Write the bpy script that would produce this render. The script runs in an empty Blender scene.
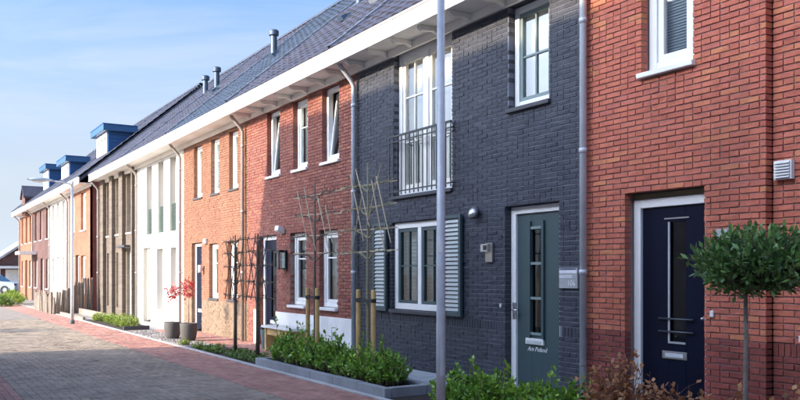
import bpy, math, random
from mathutils import Vector, Matrix, noise
R = random.Random(11)
scene = bpy.context.scene
C = scene.collection

# ------------------------------------------------------------------ camera, sky, sun, exposure
F_PX, CAM_Z, CAM_D = 810.0, 1.54, 7.008          # focal length in photo pixels, eye height, distance to the facade
YAW = math.atan2(F_PX, 500.0)
cam = bpy.data.cameras.new('camera'); camo = bpy.data.objects.new('camera', cam); C.objects.link(camo)
cam.sensor_width = 36.0; cam.lens = 36.0 * F_PX / 800.0; cam.shift_y = 73.0 / 800.0
cam.clip_start = 0.05; cam.clip_end = 2000
camo.location = (0, -CAM_D, CAM_Z); camo.rotation_euler = (math.pi / 2, 0, YAW)
scene.camera = camo

SUN_EL = math.radians(22.0); SUN_K = 0.145        # light travels (+SUN_K, +1) over the ground
az = math.atan2(-SUN_K, -1.0)
sun_pos = Vector((math.sin(az) * math.cos(SUN_EL), math.cos(az) * math.cos(SUN_EL), math.sin(SUN_EL)))
sl = bpy.data.lights.new('sun', 'SUN'); sl.energy = 2.0; sl.angle = math.radians(0.5); sl.color = (1.0, 0.80, 0.58)
so = bpy.data.objects.new('sun', sl); C.objects.link(so)
so.rotation_euler = (-sun_pos).to_track_quat('-Z', 'Y').to_euler(); so.location = (0, -30, 30)

world = bpy.data.worlds.new('World'); scene.world = world; world.use_nodes = True
wn = world.node_tree; wn.nodes.clear()
def wnode(t, **k):
    n = wn.nodes.new(t)
    for a, b in k.items(): setattr(n, a, b)
    return n
wo = wnode('ShaderNodeOutputWorld'); wb = wnode('ShaderNodeBackground'); sky = wnode('ShaderNodeTexSky', sky_type='NISHITA')
sky.sun_disc = False; sky.sun_elevation = SUN_EL; sky.sun_rotation = az % (2 * math.pi)
sky.air_density = 1.0; sky.dust_density = 10.0; sky.ozone_density = 8.5
tc = wnode('ShaderNodeTexCoord'); mp = wnode('ShaderNodeMapping'); mp.inputs['Scale'].default_value = (0.7, 0.7, 2.6)
mp.inputs['Rotation'].default_value = (0.0, 0.25, 0.4)
cn = wnode('ShaderNodeTexNoise'); cn.inputs['Scale'].default_value = 2.6; cn.inputs['Detail'].default_value = 7; cn.inputs['Roughness'].default_value = 0.58
cn.inputs['Distortion'].default_value = 0.6
cr = wnode('ShaderNodeValToRGB'); cr.color_ramp.elements[0].position = 0.45; cr.color_ramp.elements[1].position = 0.74
cr.color_ramp.elements[0].color = (0, 0, 0, 1); cr.color_ramp.elements[1].color = (0.75, 0.75, 0.75, 1)
cm = wnode('ShaderNodeMix', data_type='RGBA'); bw = wnode('ShaderNodeRGBToBW'); cg = wnode('ShaderNodeVectorMath', operation='SCALE'); cg.inputs[0].default_value = (1.0, 1.03, 1.10)
cs = wnode('ShaderNodeMath', operation='MULTIPLY'); cs.inputs[1].default_value = 1.7
wl = wn.links.new
wl(tc.outputs['Generated'], mp.inputs[0]); wl(mp.outputs[0], cn.inputs[0]); wl(cn.outputs[0], cr.inputs[0])
wl(sky.outputs[0], bw.inputs[0]); wl(bw.outputs[0], cs.inputs[0]); wl(cs.outputs[0], cg.inputs[3]); wl(cg.outputs[0], cm.inputs[7]); wl(cr.outputs[0], cm.inputs[0]); wl(sky.outputs[0], cm.inputs[6]); 
sx = wnode('ShaderNodeSeparateXYZ'); hz = wnode('ShaderNodeMapRange'); hz.inputs[1].default_value = 0.0; hz.inputs[2].default_value = 0.36; hz.inputs[3].default_value = 0.80; hz.inputs[4].default_value = 0.0
hm = wnode('ShaderNodeMix', data_type='RGBA'); hm.inputs[7].default_value = (1.7, 1.92, 2.18, 1)      # pale ground haze all round the horizon
wl(tc.outputs['Generated'], sx.inputs[0]); wl(sx.outputs[2], hz.inputs[0]); wl(hz.outputs[0], hm.inputs[0]); wl(cm.outputs[2], hm.inputs[6]); wl(hm.outputs[2], wb.inputs[0]); wl(wb.outputs[0], wo.inputs[0])
wb.inputs[1].default_value = 0.15

scene.view_settings.view_transform = 'Standard'; scene.view_settings.look = 'None'
scene.view_settings.exposure = 2.0; scene.view_settings.gamma = 1.0
scene.render.engine = 'CYCLES'
scene.cycles.max_bounces = 8; scene.cycles.transparent_max_bounces = 12

# ------------------------------------------------------------------ projection used to find which pieces show largest
_c, _s = math.sin(YAW), math.cos(YAW)
def proj(X, Y, Z):
    D = CAM_D + Y; dep = -X * _c + D * _s
    if dep < 0.3: return None
    return 400 + F_PX * (X * _s + D * _c) / dep, 273 - (Z - CAM_Z) * F_PX / dep, dep
def in_view(X, Y, Z, m=8):
    p = proj(X, Y, Z)
    return p is not None and -m < p[0] < 800 + m and -m < p[1] < 400 + m

# ------------------------------------------------------------------ mesh and object helpers
class MB:
    def __init__(self): self.v = []; self.f = []; self.smooth = False
    def quad(self, a, b, c, d):
        n = len(self.v); self.v += [a, b, c, d]; self.f.append((n, n + 1, n + 2, n + 3)); return self
    def tri(self, a, b, c):
        n = len(self.v); self.v += [a, b, c]; self.f.append((n, n + 1, n + 2)); return self
    def box(self, x0, x1, y0, y1, z0, z1, back=True):
        n = len(self.v)
        self.v += [(x0, y0, z0), (x1, y0, z0), (x1, y1, z0), (x0, y1, z0), (x0, y0, z1), (x1, y0, z1), (x1, y1, z1), (x0, y1, z1)]
        fs = [(0, 1, 5, 4), (1, 2, 6, 5), (3, 0, 4, 7), (4, 5, 6, 7), (3, 2, 1, 0)]
        if back: fs.append((2, 3, 7, 6))
        self.f += [tuple(i + n for i in f) for f in fs]; return self
    def ring(self, x0, x1, z0, z1, w, y0, y1, wb=None):           # rectangular frame in the facade plane
        wb = w if wb is None else wb
        self.box(x0, x0 + w, y0, y1, z0, z1); self.box(x1 - w, x1, y0, y1, z0, z1)
        self.box(x0 + w, x1 - w, y0, y1, z1 - w, z1); self.box(x0 + w, x1 - w, y0, y1, z0, z0 + wb); return self
    def tube(self, pts, r, seg=10, caps=True):
        pts = [Vector(p) for p in pts]; rs = r if isinstance(r, (list, tuple)) else [r] * len(pts)
        n0 = len(self.v); ref = None
        for i, p in enumerate(pts):
            t = (pts[min(i + 1, len(pts) - 1)] - pts[max(i - 1, 0)]).normalized()
            a = Vector((0, 0, 1)) if abs(t.z) < 0.9 else Vector((1, 0, 0))
            u = t.cross(a).normalized() if ref is None else (ref - t * ref.dot(t)).normalized()
            ref = u; w = t.cross(u)
            for k in range(seg):
                an = 2 * math.pi * k / seg
                self.v.append(tuple(p + (u * math.cos(an) + w * math.sin(an)) * rs[i]))
        for i in range(len(pts) - 1):
            for k in range(seg):
                a = n0 + i * seg + k; b = n0 + i * seg + (k + 1) % seg
                self.f.append((a, b, b + seg, a + seg))
        if caps:
            self.f.append(tuple(n0 + k for k in range(seg))[::-1]); self.f.append(tuple(n0 + (len(pts) - 1) * seg + k for k in range(seg)))
        return self
    def lathe(self, cx, cy, prof, seg=24):                          # prof: (radius, z) from bottom to top
        n0 = len(self.v)
        for r, z in prof:
            for k in range(seg):
                a = 2 * math.pi * k / seg; self.v.append((cx + r * math.cos(a), cy + r * math.sin(a), z))
        for i in range(len(prof) - 1):
            for k in range(seg):
                a = n0 + i * seg + k; b = n0 + i * seg + (k + 1) % seg; self.f.append((a, b, b + seg, a + seg))
        return self
    def prism(self, poly, a0, a1, axis):                            # poly in the other two axes, extruded along axis
        n = len(self.v); m = len(poly)
        for a in (a0, a1):
            for (p, q) in poly: self.v.append({'x': (a, p, q), 'y': (p, a, q), 'z': (p, q, a)}[axis])
        self.f.append(tuple(range(n, n + m))); self.f.append(tuple(range(n + m, n + 2 * m))[::-1])
        for i in range(m):
            j = (i + 1) % m; self.f.append((n + i, n + m + i, n + m + j, n + j))
        return self
    def mesh(self, name):
        me = bpy.data.meshes.new(name); me.from_pydata(self.v, [], self.f)
        if self.smooth: me.polygons.foreach_set('use_smooth', [True] * len(me.polygons))
        me.update(); return me
    def build(self, name, mat, parent=None, **props):
        me = self.mesh(name); me.materials.append(mat)
        return link(name, me, parent, **props)

WL = {}
def link(name, me, parent=None, **props):
    o = bpy.data.objects.new(name, me); C.objects.link(o)
    if parent is not None:
        o.parent = parent
        if parent.name in WL: o.matrix_parent_inverse = Matrix.Translation(-WL[parent.name])
    for k, v in props.items(): o[k] = v
    return o
def thing(name, label, cat, loc, group=None):
    o = bpy.data.objects.new(name, None); C.objects.link(o); o.location = loc; o.empty_display_size = 0.2
    o['label'] = label; o['category'] = cat
    if group: o['group'] = group
    WL[o.name] = Vector(loc); return o
def bevel(o, w=0.006, seg=2):
    m = o.modifiers.new('bevel', 'BEVEL'); m.width = w; m.segments = seg; m.limit_method = 'ANGLE'; return o

# ------------------------------------------------------------------ materials
MC = {}
def mat(name, col, rough=0.6, var=0.12, scale=5.0, bump=0.15, bscale=45.0, metal=0.0, cols=None, spec=0.5, stains=0.0, fine=0.0, trans=0.0):
    """cols: per-piece colours (random per island / object); var: cloudy variation; stains: larger wear patches."""
    if name in MC: return MC[name]
    m = bpy.data.materials.new(name); m.use_nodes = True; nt = m.node_tree; N = nt.nodes; L = nt.links.new
    b = N['Principled BSDF']; b.inputs['Roughness'].default_value = rough; b.inputs['Metallic'].default_value = metal
    b.inputs['Specular IOR Level'].default_value = spec
    tcn = N.new('ShaderNodeTexCoord'); geo = N.new('ShaderNodeNewGeometry')
    if cols:
        oi = N.new('ShaderNodeObjectInfo'); ad = N.new('ShaderNodeMath'); ad.operation = 'ADD'; fr = N.new('ShaderNodeMath'); fr.operation = 'FRACT'
        L(geo.outputs['Random Per Island'], ad.inputs[0]); L(oi.outputs['Random'], ad.inputs[1]); L(ad.outputs[0], fr.inputs[0])
        ra = N.new('ShaderNodeValToRGB'); el = ra.color_ramp.elements
        while len(el) < len(cols): el.new(0.5)
        for i, cc in enumerate(cols): el[i].position = i / (len(cols) - 1.0); el[i].color = (*cc, 1)
        L(fr.outputs[0], ra.inputs[0]); base = ra.outputs[0]
    else:
        rg = N.new('ShaderNodeRGB'); rg.outputs[0].default_value = (*col, 1); base = rg.outputs[0]
    n1 = N.new('ShaderNodeTexNoise'); n1.inputs['Scale'].default_value = scale; n1.inputs['Detail'].default_value = 5; n1.inputs['Roughness'].default_value = 0.65
    L(geo.outputs['Position'], n1.inputs[0])
    mr = N.new('ShaderNodeMapRange'); mr.inputs[1].default_value = 0.3; mr.inputs[2].default_value = 0.7
    mr.inputs[3].default_value = 1 - var; mr.inputs[4].default_value = 1 + var; L(n1.outputs[0], mr.inputs[0])
    mx = N.new('ShaderNodeMix'); mx.data_type = 'RGBA'; mx.blend_type = 'MULTIPLY'; mx.inputs[0].default_value = 1.0
    L(base, mx.inputs[6]); L(mr.outputs[0], mx.inputs[7]); out = mx.outputs[2]
    n2 = N.new('ShaderNodeTexNoise'); n2.inputs['Scale'].default_value = bscale; n2.inputs['Detail'].default_value = 4
    L(geo.outputs['Position'], n2.inputs[0])
    if fine > 0:
        mr2 = N.new('ShaderNodeMapRange'); mr2.inputs[1].default_value = 0.3; mr2.inputs[2].default_value = 0.7
        mr2.inputs[3].default_value = 1 - fine; mr2.inputs[4].default_value = 1 + fine; L(n2.outputs[0], mr2.inputs[0])
        mx2 = N.new('ShaderNodeMix'); mx2.data_type = 'RGBA'; mx2.blend_type = 'MULTIPLY'; mx2.inputs[0].default_value = 1.0
        L(out, mx2.inputs[6]); L(mr2.outputs[0], mx2.inputs[7]); out = mx2.outputs[2]
    if stains > 0:
        n3 = N.new('ShaderNodeTexNoise'); n3.inputs['Scale'].default_value = 0.9; n3.inputs['Detail'].default_value = 6
        mpn = N.new('ShaderNodeMapping'); mpn.inputs['Scale'].default_value = (1.6, 1.6, 0.5); L(geo.outputs['Position'], mpn.inputs[0]); L(mpn.outputs[0], n3.inputs[0])
        mr3 = N.new('ShaderNodeMapRange'); mr3.inputs[1].default_value = 0.42; mr3.inputs[2].default_value = 0.72
        mr3.inputs[3].default_value = 1 + stains * .5; mr3.inputs[4].default_value = 1 - stains; L(n3.outputs[0], mr3.inputs[0])
        mx3 = N.new('ShaderNodeMix'); mx3.data_type = 'RGBA'; mx3.blend_type = 'MULTIPLY'; mx3.inputs[0].default_value = 1.0
        L(out, mx3.inputs[6]); L(mr3.outputs[0], mx3.inputs[7]); out = mx3.outputs[2]
    L(out, b.inputs['Base Color'])
    if bump > 0:
        bp = N.new('ShaderNodeBump'); bp.inputs['Strength'].default_value = bump; bp.inputs['Distance'].default_value = 0.01
        L(n2.outputs[0], bp.inputs['Height']); L(bp.outputs[0], b.inputs['Normal'])
    if trans > 0:                                                    # thin leaves let light through
        tr = N.new('ShaderNodeBsdfTranslucent'); L(out, tr.inputs[0]); ms = N.new('ShaderNodeMixShader'); ms.inputs[0].default_value = trans
        L(b.outputs[0], ms.inputs[1]); L(tr.outputs[0], ms.inputs[2]); L(ms.outputs[0], N['Material Output'].inputs[0])
    MC[name] = m; return m

def glass_mat(name, tint=(1, 1, 1), refl=1.0, rmin=0.10):
    if name in MC: return MC[name]
    m = bpy.data.materials.new(name); m.use_nodes = True; nt = m.node_tree; N = nt.nodes; L = nt.links.new
    N.remove(N['Principled BSDF'])
    t = N.new('ShaderNodeBsdfTransparent'); t.inputs[0].default_value = (*tint, 1)
    g = N.new('ShaderNodeBsdfGlossy'); g.inputs['Roughness'].default_value = 0.015
    fz = N.new('ShaderNodeFresnel'); fz.inputs[0].default_value = 1.6
    mr = N.new('ShaderNodeMapRange'); mr.inputs[3].default_value = rmin; mr.inputs[4].default_value = refl; L(fz.outputs[0], mr.inputs[0])
    nz = N.new('ShaderNodeTexNoise'); nz.inputs['Scale'].default_value = 1.3; ge = N.new('ShaderNodeNewGeometry'); L(ge.outputs['Position'], nz.inputs[0])
    bp = N.new('ShaderNodeBump'); bp.inputs['Strength'].default_value = 0.05; bp.inputs['Distance'].default_value = 0.05; L(nz.outputs[0], bp.inputs['Height']); L(bp.outputs[0], g.inputs['Normal'])
    ms = N.new('ShaderNodeMixShader'); L(mr.outputs[0], ms.inputs[0]); L(t.outputs[0], ms.inputs[1]); L(g.outputs[0], ms.inputs[2])
    L(ms.outputs[0], N['Material Output'].inputs[0]); MC[name] = m; return m

def brickmap_mat(name, cols, mortar, sx=0.22, sz=0.0625, axis='xz', bump=0.5):
    """brick bond as a texture, for walls and paving too far off to show single bricks"""
    if name in MC: return MC[name]
    m = bpy.data.materials.new(name); m.use_nodes = True; nt = m.node_tree; N = nt.nodes; L = nt.links.new; b = N['Principled BSDF']
    b.inputs['Roughness'].default_value = 0.85
    ge = N.new('ShaderNodeNewGeometry'); sp = N.new('ShaderNodeSeparateXYZ'); cb = N.new('ShaderNodeCombineXYZ'); L(ge.outputs['Position'], sp.inputs[0])
    if axis == 'xz':
        sm = N.new('ShaderNodeMath'); sm.operation = 'ADD'; L(sp.outputs[0], sm.inputs[0]); L(sp.outputs[1], sm.inputs[1]); L(sm.outputs[0], cb.inputs[0]); L(sp.outputs[2], cb.inputs[1])
    else:
        L(sp.outputs[0], cb.inputs[0]); L(sp.outputs[1], cb.inputs[1])
    bt = N.new('ShaderNodeTexBrick'); bt.inputs['Scale'].default_value = 1.0; bt.inputs['Brick Width'].default_value = sx; bt.inputs['Row Height'].default_value = sz
    bt.inputs['Mortar Size'].default_value = 0.006; bt.inputs['Mortar Smooth'].default_value = 0.3
    bt.inputs['Color1'].default_value = (*cols[0], 1); bt.inputs['Color2'].default_value = (*cols[1], 1); bt.inputs['Mortar'].default_value = (*mortar, 1)
    L(cb.outputs[0], bt.inputs[0])
    nz = N.new('ShaderNodeTexNoise'); nz.inputs['Scale'].default_value = 2.2; nz.inputs['Detail'].default_value = 8; L(ge.outputs['Position'], nz.inputs[0])
    mr = N.new('ShaderNodeMapRange'); mr.inputs[1].default_value = 0.3; mr.inputs[2].default_value = 0.7; mr.inputs[3].default_value = 0.8; mr.inputs[4].default_value = 1.2; L(nz.outputs[0], mr.inputs[0])
    mx = N.new('ShaderNodeMix'); mx.data_type = 'RGBA'; mx.blend_type = 'MULTIPLY'; mx.inputs[0].default_value = 1; L(bt.outputs[0], mx.inputs[6]); L(mr.outputs[0], mx.inputs[7]); L(mx.outputs[2], b.inputs['Base Color'])
    iv = N.new('ShaderNodeMath'); iv.operation = 'SUBTRACT'; iv.inputs[0].default_value = 1; L(bt.outputs[1], iv.inputs[1])
    bp = N.new('ShaderNodeBump'); bp.inputs['Strength'].default_value = bump; bp.inputs['Distance'].default_value = 0.008; L(iv.outputs[0], bp.inputs['Height']); L(bp.outputs[0], b.inputs['Normal'])
    MC[name] = m; return m

red_b = mat('red_brick', None, 0.85, 0.16, 9, 0.5, 70, cols=[(0.400, 0.112, 0.072), (0.465, 0.142, 0.089), (0.428, 0.123, 0.082), (0.484, 0.154, 0.096), (0.419, 0.127, 0.091), (0.465, 0.140, 0.085), (0.456, 0.137, 0.087), (0.512, 0.193, 0.095)], stains=.18, fine=.16, spec=.3)
redp_b = mat('red_plinth_brick', None, 0.85, 0.16, 9, 0.5, 70, cols=[(.20, .055, .045), (.27, .075, .058), (.23, .06, .055), (.31, .085, .06)], stains=.2, fine=.15, spec=.3)
red_m = mat('grey_mortar', (.27, .21, .20), 0.95, 0.2, 6, 0.4, 90)
dark_b = mat('anthracite_brick', None, 0.62, 0.2, 9, 0.6, 60, cols=[(0.022, 0.026, 0.039), (0.031, 0.036, 0.052), (0.025, 0.030, 0.045), (0.038, 0.043, 0.060), (0.023, 0.028, 0.044)], stains=.15, fine=.2, spec=.5)
darkp_b = mat('anthracite_plinth_brick', None, 0.62, 0.2, 9, 0.6, 60, cols=[(0.027, 0.030, 0.042), (0.036, 0.041, 0.054), (0.031, 0.035, 0.048)], stains=.2, fine=.2)
dark_m = mat('pale_mortar', (.155, .17, .205), 0.95, 0.2, 6, 0.4, 90)
purp_b = mat('purple_brick', None, 0.85, 0.16, 9, 0.5, 70, cols=[(0.199, 0.067, 0.053), (0.262, 0.096, 0.071), (0.220, 0.075, 0.061), (0.296, 0.120, 0.080), (0.212, 0.085, 0.070)], stains=.15, fine=.15, spec=.3)
purp_m = mat('brown_mortar', (.26, .19, .175), 0.95, 0.2, 6, 0.4, 90)
oran_b = mat('orange_brick', None, 0.85, 0.12, 9, 0.5, 70, cols=[(0.226, 0.102, 0.063), (0.260, 0.123, 0.074), (0.243, 0.108, 0.068), (0.280, 0.137, 0.085)], stains=.12, fine=.12, spec=.3)
tan_b = mat('tan_brick', None, 0.85, 0.14, 9, 0.5, 70, cols=[(.215, .155, .105), (.235, .172, .118), (.195, .14, .096), (.245, .182, .126)], stains=.15, fine=.15, spec=.3)
oran_m = mat('pink_mortar', (.27, .19, .145), 0.95, 0.2, 6, 0.4, 90)
taup_b = mat('taupe_brick', None, 0.85, 0.14, 9, 0.5, 70, cols=[(0.142, 0.118, 0.093), (0.177, 0.144, 0.112), (0.160, 0.128, 0.102), (0.130, 0.105, 0.083)], stains=.15, fine=.15, spec=.3)
taup_m = mat('taupe_mortar', (.19, .165, .135), 0.95, 0.2, 6, 0.4, 90)
stucco = mat('white_stucco', (.55, .54, .51), 0.9, 0.04, 2, 0.25, 60, stains=.06)
plinth_w = mat('white_plinth', (.76, .76, .75), 0.85, 0.05, 3, 0.25, 60, stains=.14)
white = mat('white_paint', (.80, .80, .78), 0.42, 0.03, 4, 0.04, 30, stains=.10)
cream = mat('cream_paint', (.84, .81, .74), 0.5, 0.04, 4, 0.05, 30, stains=.08)
greyp = mat('grey_green_paint', (.046, .076, .083), 0.4, 0.05, 3, 0.04, 40)
sashp = mat('grey_green_sash', (.19, .25, .25), 0.4, 0.05, 3, 0.04, 40)
navy = mat('navy_paint', (.004, .006, .019), 0.38, 0.1, 3, 0.05, 40, spec=.18, stains=.2)
navyd = mat('dark_blue_paint', (.007, .011, .028), 0.38, 0.08, 3, 0.05, 40, spec=.2)
blue = mat('shade_blue_cladding', (.014, .075, .21), 0.45, 0.08, 3, 0.05, 40, stains=.1)  # skylight of the shade put into the zinc dormer's blue, trim alike
bluel = mat('shade_blue_trim', (.03, .11, .24), 0.4, 0.08, 3, 0.05, 40)
zinc = mat('zinc_pipe', (.52, .55, .59), 0.45, 0.1, 7, 0.06, 30, metal=0.1, stains=.15)
litpipe = mat('lit_grey_pipe', (.40, .37, .34), 0.45, 0.1, 7, 0.06, 30, metal=0.2, stains=.15)  # grey pipe again, warm sunlight put into its colour for the sunlit houses
galv = mat('galvanised_steel', (.47, .49, .515), 0.42, 0.10, 9, 0.05, 40, metal=0.15, fine=.06, stains=.1)
steel = mat('brushed_steel', (.62, .62, .62), 0.28, 0.06, 9, 0.05, 80, metal=0.9)
railm = mat('dark_railing', (.03, .034, .04), 0.4, 0.1, 6, 0.05, 40)
stoned = mat('dark_stone_sill', (.055, .057, .064), 0.6, 0.12, 9, 0.2, 60)
tile_a = mat('slate_roof_tile', None, 0.42, 0.16, 4, 0.2, 50, cols=[(0.045, 0.047, 0.064), (0.058, 0.060, 0.078), (0.051, 0.052, 0.070), (0.064, 0.063, 0.081)], stains=.2, fine=.1)
tile_b = mat('blue_roof_tile', None, 0.40, 0.16, 4, 0.2, 50, cols=[(0.036, 0.050, 0.071), (0.045, 0.060, 0.083), (0.039, 0.053, 0.076)], stains=.2, fine=.1)
flash = mat('lead_flashing', (.28, .31, .35), 0.4, 0.12, 6, 0.1, 30, metal=.3)
fluem = mat('blue_flue', (.05, .085, .13), 0.4, 0.1, 6, 0.05, 40)
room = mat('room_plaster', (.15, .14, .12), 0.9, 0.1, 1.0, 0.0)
curt = mat('white_curtain', (.78, .78, .76), 0.9, 0.05, 4, 0.1, 20)
blindm = mat('pale_blind', (.70, .80, .83), 0.6, 0.05, 4, 0.0)
glass = glass_mat('window_glass', (.86, .93, .92), 0.95, 0.09)
glassr = glass_mat('coated_glass', (.9, .95, .95), 1.0, 0.38)
glasso = glass_mat('olive_glass', (.50, .56, .42), 0.8, 0.08)
glassd = glass_mat('dark_glass', (.22, .25, .26), 0.6, 0.03)
glassg = glass_mat('green_glass', (.80, .90, .82), 0.8, 0.10)
conc = mat('concrete_block', (.26, .275, .29), 0.85, 0.12, 3, 0.3, 80, fine=.08, stains=.18)
soil = mat('dark_soil', (.028, .021, .017), 0.95, 0.4, 14, 1.0, 40)
flag = mat('flagstone', None, 0.85, 0.1, 3, 0.25, 80, cols=[(0.325, 0.351, 0.370), (0.377, 0.397, 0.410), (0.351, 0.370, 0.390)], fine=.08, stains=.15)
gravelm = mat('gravel', None, 0.9, 0.2, 20, 0.3, 50, cols=[(.16, .155, .15), (.30, .29, .28), (.22, .21, .2), (.42, .4, .38)])
road_b = mat('grey_paver', None, 0.82, 0.14, 6, 0.35, 70, cols=[(0.230, 0.190, 0.147), (0.295, 0.243, 0.184), (0.256, 0.217, 0.167), (0.322, 0.263, 0.196), (0.269, 0.215, 0.160)], stains=.22, fine=.14, spec=.4)
strip_b = mat('red_paver', None, 0.82, 0.14, 6, 0.35, 70, cols=[(0.294, 0.152, 0.120), (0.361, 0.191, 0.150), (0.328, 0.165, 0.135), (0.399, 0.221, 0.170)], stains=.2, fine=.14, spec=.4)
sandj = mat('sandy_joint', (.20, .18, .155), 0.95, 0.3, 12, 0.4, 90)
kerbm = mat('pale_kerb_stone', None, 0.8, 0.1, 4, 0.3, 70, cols=[(.40, .40, .39), (.47, .465, .45), (.43, .43, .42)], fine=.1, stains=.15)
wood = mat('pine_stake', (.56, .37, .15), 0.7, 0.2, 10, 0.3, 40, stains=.15)
greyw = mat('weathered_paling', None, 0.85, 0.25, 8, 0.4, 35, cols=[(0.187, 0.150, 0.115), (0.281, 0.227, 0.177), (0.234, 0.196, 0.159), (0.150, 0.127, 0.106)], stains=.3)
bamboo = mat('bamboo_cane', (.50, .41, .27), 0.6, 0.2, 12, 0.1, 40)
bambood = mat('dark_cane', (.075, .06, .045), 0.7, 0.2, 12, 0.2, 40)
bark = mat('grey_bark', (.12, .098, .075), 0.9, 0.3, 25, 0.7, 60)
barkg = mat('green_bark', (.25, .23, .13), 0.85, 0.3, 25, 0.5, 60)
rubber = mat('black_rubber', (.02, .02, .022), 0.7, 0.1, 8, 0.05)
leaf_l = mat('laurel_leaf', None, 0.32, 0.15, 6, 0.0, cols=[(0.078, 0.186, 0.027), (0.156, 0.333, 0.037), (0.113, 0.253, 0.036), (0.243, 0.452, 0.053), (0.366, 0.546, 0.074), (0.192, 0.373, 0.042)], trans=.22)
leaf_d = mat('bay_leaf', None, 0.34, 0.15, 6, 0.0, cols=[(0.070, 0.151, 0.054), (0.109, 0.215, 0.066), (0.140, 0.259, 0.072), (0.203, 0.331, 0.090), (0.078, 0.173, 0.060)], trans=.15)
leaf_y = mat('lime_leaf', None, 0.5, 0.15, 6, 0.0, cols=[(.18, .28, .03), (.27, .37, .04), (.12, .22, .03), (.33, .42, .06)], trans=.3)
leaf_r = mat('red_leaf', None, 0.5, 0.15, 6, 0.0, cols=[(.46, .03, .045), (.60, .06, .075), (.38, .02, .035), (.66, .14, .13)], trans=.3)
leaf_b = mat('dry_beech_leaf', None, 0.7, 0.2, 6, 0.0, cols=[(.30, .135, .055), (.42, .20, .08), (.20, .085, .04), (.52, .30, .14)], trans=.2)
leaf_g = mat('bush_leaf', None, 0.5, 0.15, 6, 0.0, cols=[(.05, .12, .02), (.10, .19, .03), (.16, .25, .04)], trans=.2)
potm = mat('grey_pot', (.085, .083, .078), 0.75, 0.1, 4, 0.2, 40, stains=.15)
tubm = mat('blue_tub', (.20, .33, .38), 0.5, 0.08, 4, 0.05)
black = mat('black_metal', (.012, .013, .015), 0.4, 0.05, 6, 0.03)
plasticw = mat('white_plastic', (.72, .72, .70), 0.45, 0.04, 4, 0.02)

# ------------------------------------------------------------------ the ground
GZ = -0.08
m = MB(); m.quad((-420, -420, GZ - .012), (420, -420, GZ - .012), (420, 420, GZ - .012), (-420, 420, GZ - .012))
m.build('ground', mat('earth_ground', (.17, .145, .11), .95, .25, .8, .4, 20, stains=.2), kind='structure')
Y_KI, Y_RI, Y_LI, Y_LO = -1.80, -2.80, -5.66, -6.66       # kerb inner edge, red strip inner edge, left strip edges
X_NEAR, X_PAV, X_FAR = 6.0, -31.0, -150.0

def paving(name, x0, x1, y0, y1, mbrick, mode, nshow, label=None):
    bed = MB(); bed.quad((x0, y0, GZ - .004), (x1, y0, GZ - .004), (x1, y1, GZ - .004), (x0, y1, GZ - .004))
    root = bed.build(name, sandj, kind='structure')
    L_, W_, g = .21, .105, .005; cells = []
    if mode == 'run':                                    # rows along the street
        nr = int(round((y1 - y0) / W_)); w = (y1 - y0) / nr
        for r in range(nr):
            x = x0 - (L_ / 2 if r % 2 else 0)
            while x < x1:
                a, b = max(x, x0), min(x + L_, x1)
                if b - a > .03: cells.append((a + g / 2, b - g / 2, y0 + r * w + g / 2, y0 + (r + 1) * w - g / 2))
                x += L_
    else:                                                # herringbone laid square to the street
        u = L_ / 2; ni = int((x1 - x0) / u) + 4; nj = int((y1 - y0) / u) + 4
        for i in range(-4, ni):
            for j in range(-4, nj):
                k = (i - j) % 4
                if k == 0: r = (i, i + 2, j, j + 1)
                elif k == 3: r = (i, i + 1, j, j + 2) if True else None
                else: continue
                a, b, c_, d = x0 + r[0] * u, x0 + r[1] * u, y0 + r[2] * u, y0 + r[3] * u
                a, b, c_, d = max(a, x0), min(b, x1), max(c_, y0), min(d, y1)
                if b - a > .03 and d - c_ > .03: cells.append((a + g / 2, b - g / 2, c_ + g / 2, d - g / 2))
    scored = []
    for q in cells:
        cx, cy = (q[0] + q[1]) / 2, (q[2] + q[3]) / 2; p = proj(cx, cy, GZ)
        sc = -1
        if p and in_view(cx, cy, GZ, -3) and q[1] - q[0] > .09 and q[3] - q[2] > .09: sc = 1 / p[2] ** 3
        scored.append((sc, q))
    scored.sort(key=lambda t: -t[0])
    shared = {}; rest = MB()
    for n, (sc, q) in enumerate(scored):
        dz = R.gauss(0, .0014); tx = R.gauss(0, .0012); h = GZ + .004 + dz
        dx, dy = q[1] - q[0], q[3] - q[2]
        if n < nshow and sc > 0:
            key = (round(dx, 3), round(dy, 3), R.randrange(3))
            if key not in shared:
                b = MB(); e = .004; t = [R.gauss(0, .0012) for _ in range(4)]
                b.v = [(0, 0, -.03), (dx, 0, -.03), (dx, dy, -.03), (0, dy, -.03), (0, 0, -e), (dx, 0, -e), (dx, dy, -e), (0, dy, -e),
                       (e, e, t[0]), (dx - e, e, t[1]), (dx - e, dy - e, t[2]), (e, dy - e, t[3])]
                b.f = [(0, 1, 5, 4), (1, 2, 6, 5), (2, 3, 7, 6), (3, 0, 4, 7), (4, 5, 9, 8), (5, 6, 10, 9), (6, 7, 11, 10), (7, 4, 8, 11), (8, 9, 10, 11)]
                me = b.mesh('paving_brick'); me.materials.append(mbrick); shared[key] = me
            o = link('paving_brick', shared[key], root); o.location = (q[0], q[2], h)
        else:
            e = .004; k = len(rest.v); a, b_, c_, d = q
            rest.v += [(a, c_, h - .02), (b_, c_, h - .02), (b_, d, h - .02), (a, d, h - .02),
                       (a + e, c_ + e, h + tx), (b_ - e, c_ + e, h - tx), (b_ - e, d - e, h - tx), (a + e, d - e, h + tx)]
            rest.f += [(k, k + 1, k + 5, k + 4), (k + 1, k + 2, k + 6, k + 5), (k + 2, k + 3, k + 7, k + 6), (k + 3, k, k + 4, k + 7), (k + 4, k + 5, k + 6, k + 7)]
    rest.build('paving_bricks', mbrick, root, kind='stuff')
    return root
paving('road', X_PAV, X_NEAR, Y_LI, Y_RI, road_b, 'herring', 300)
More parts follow.
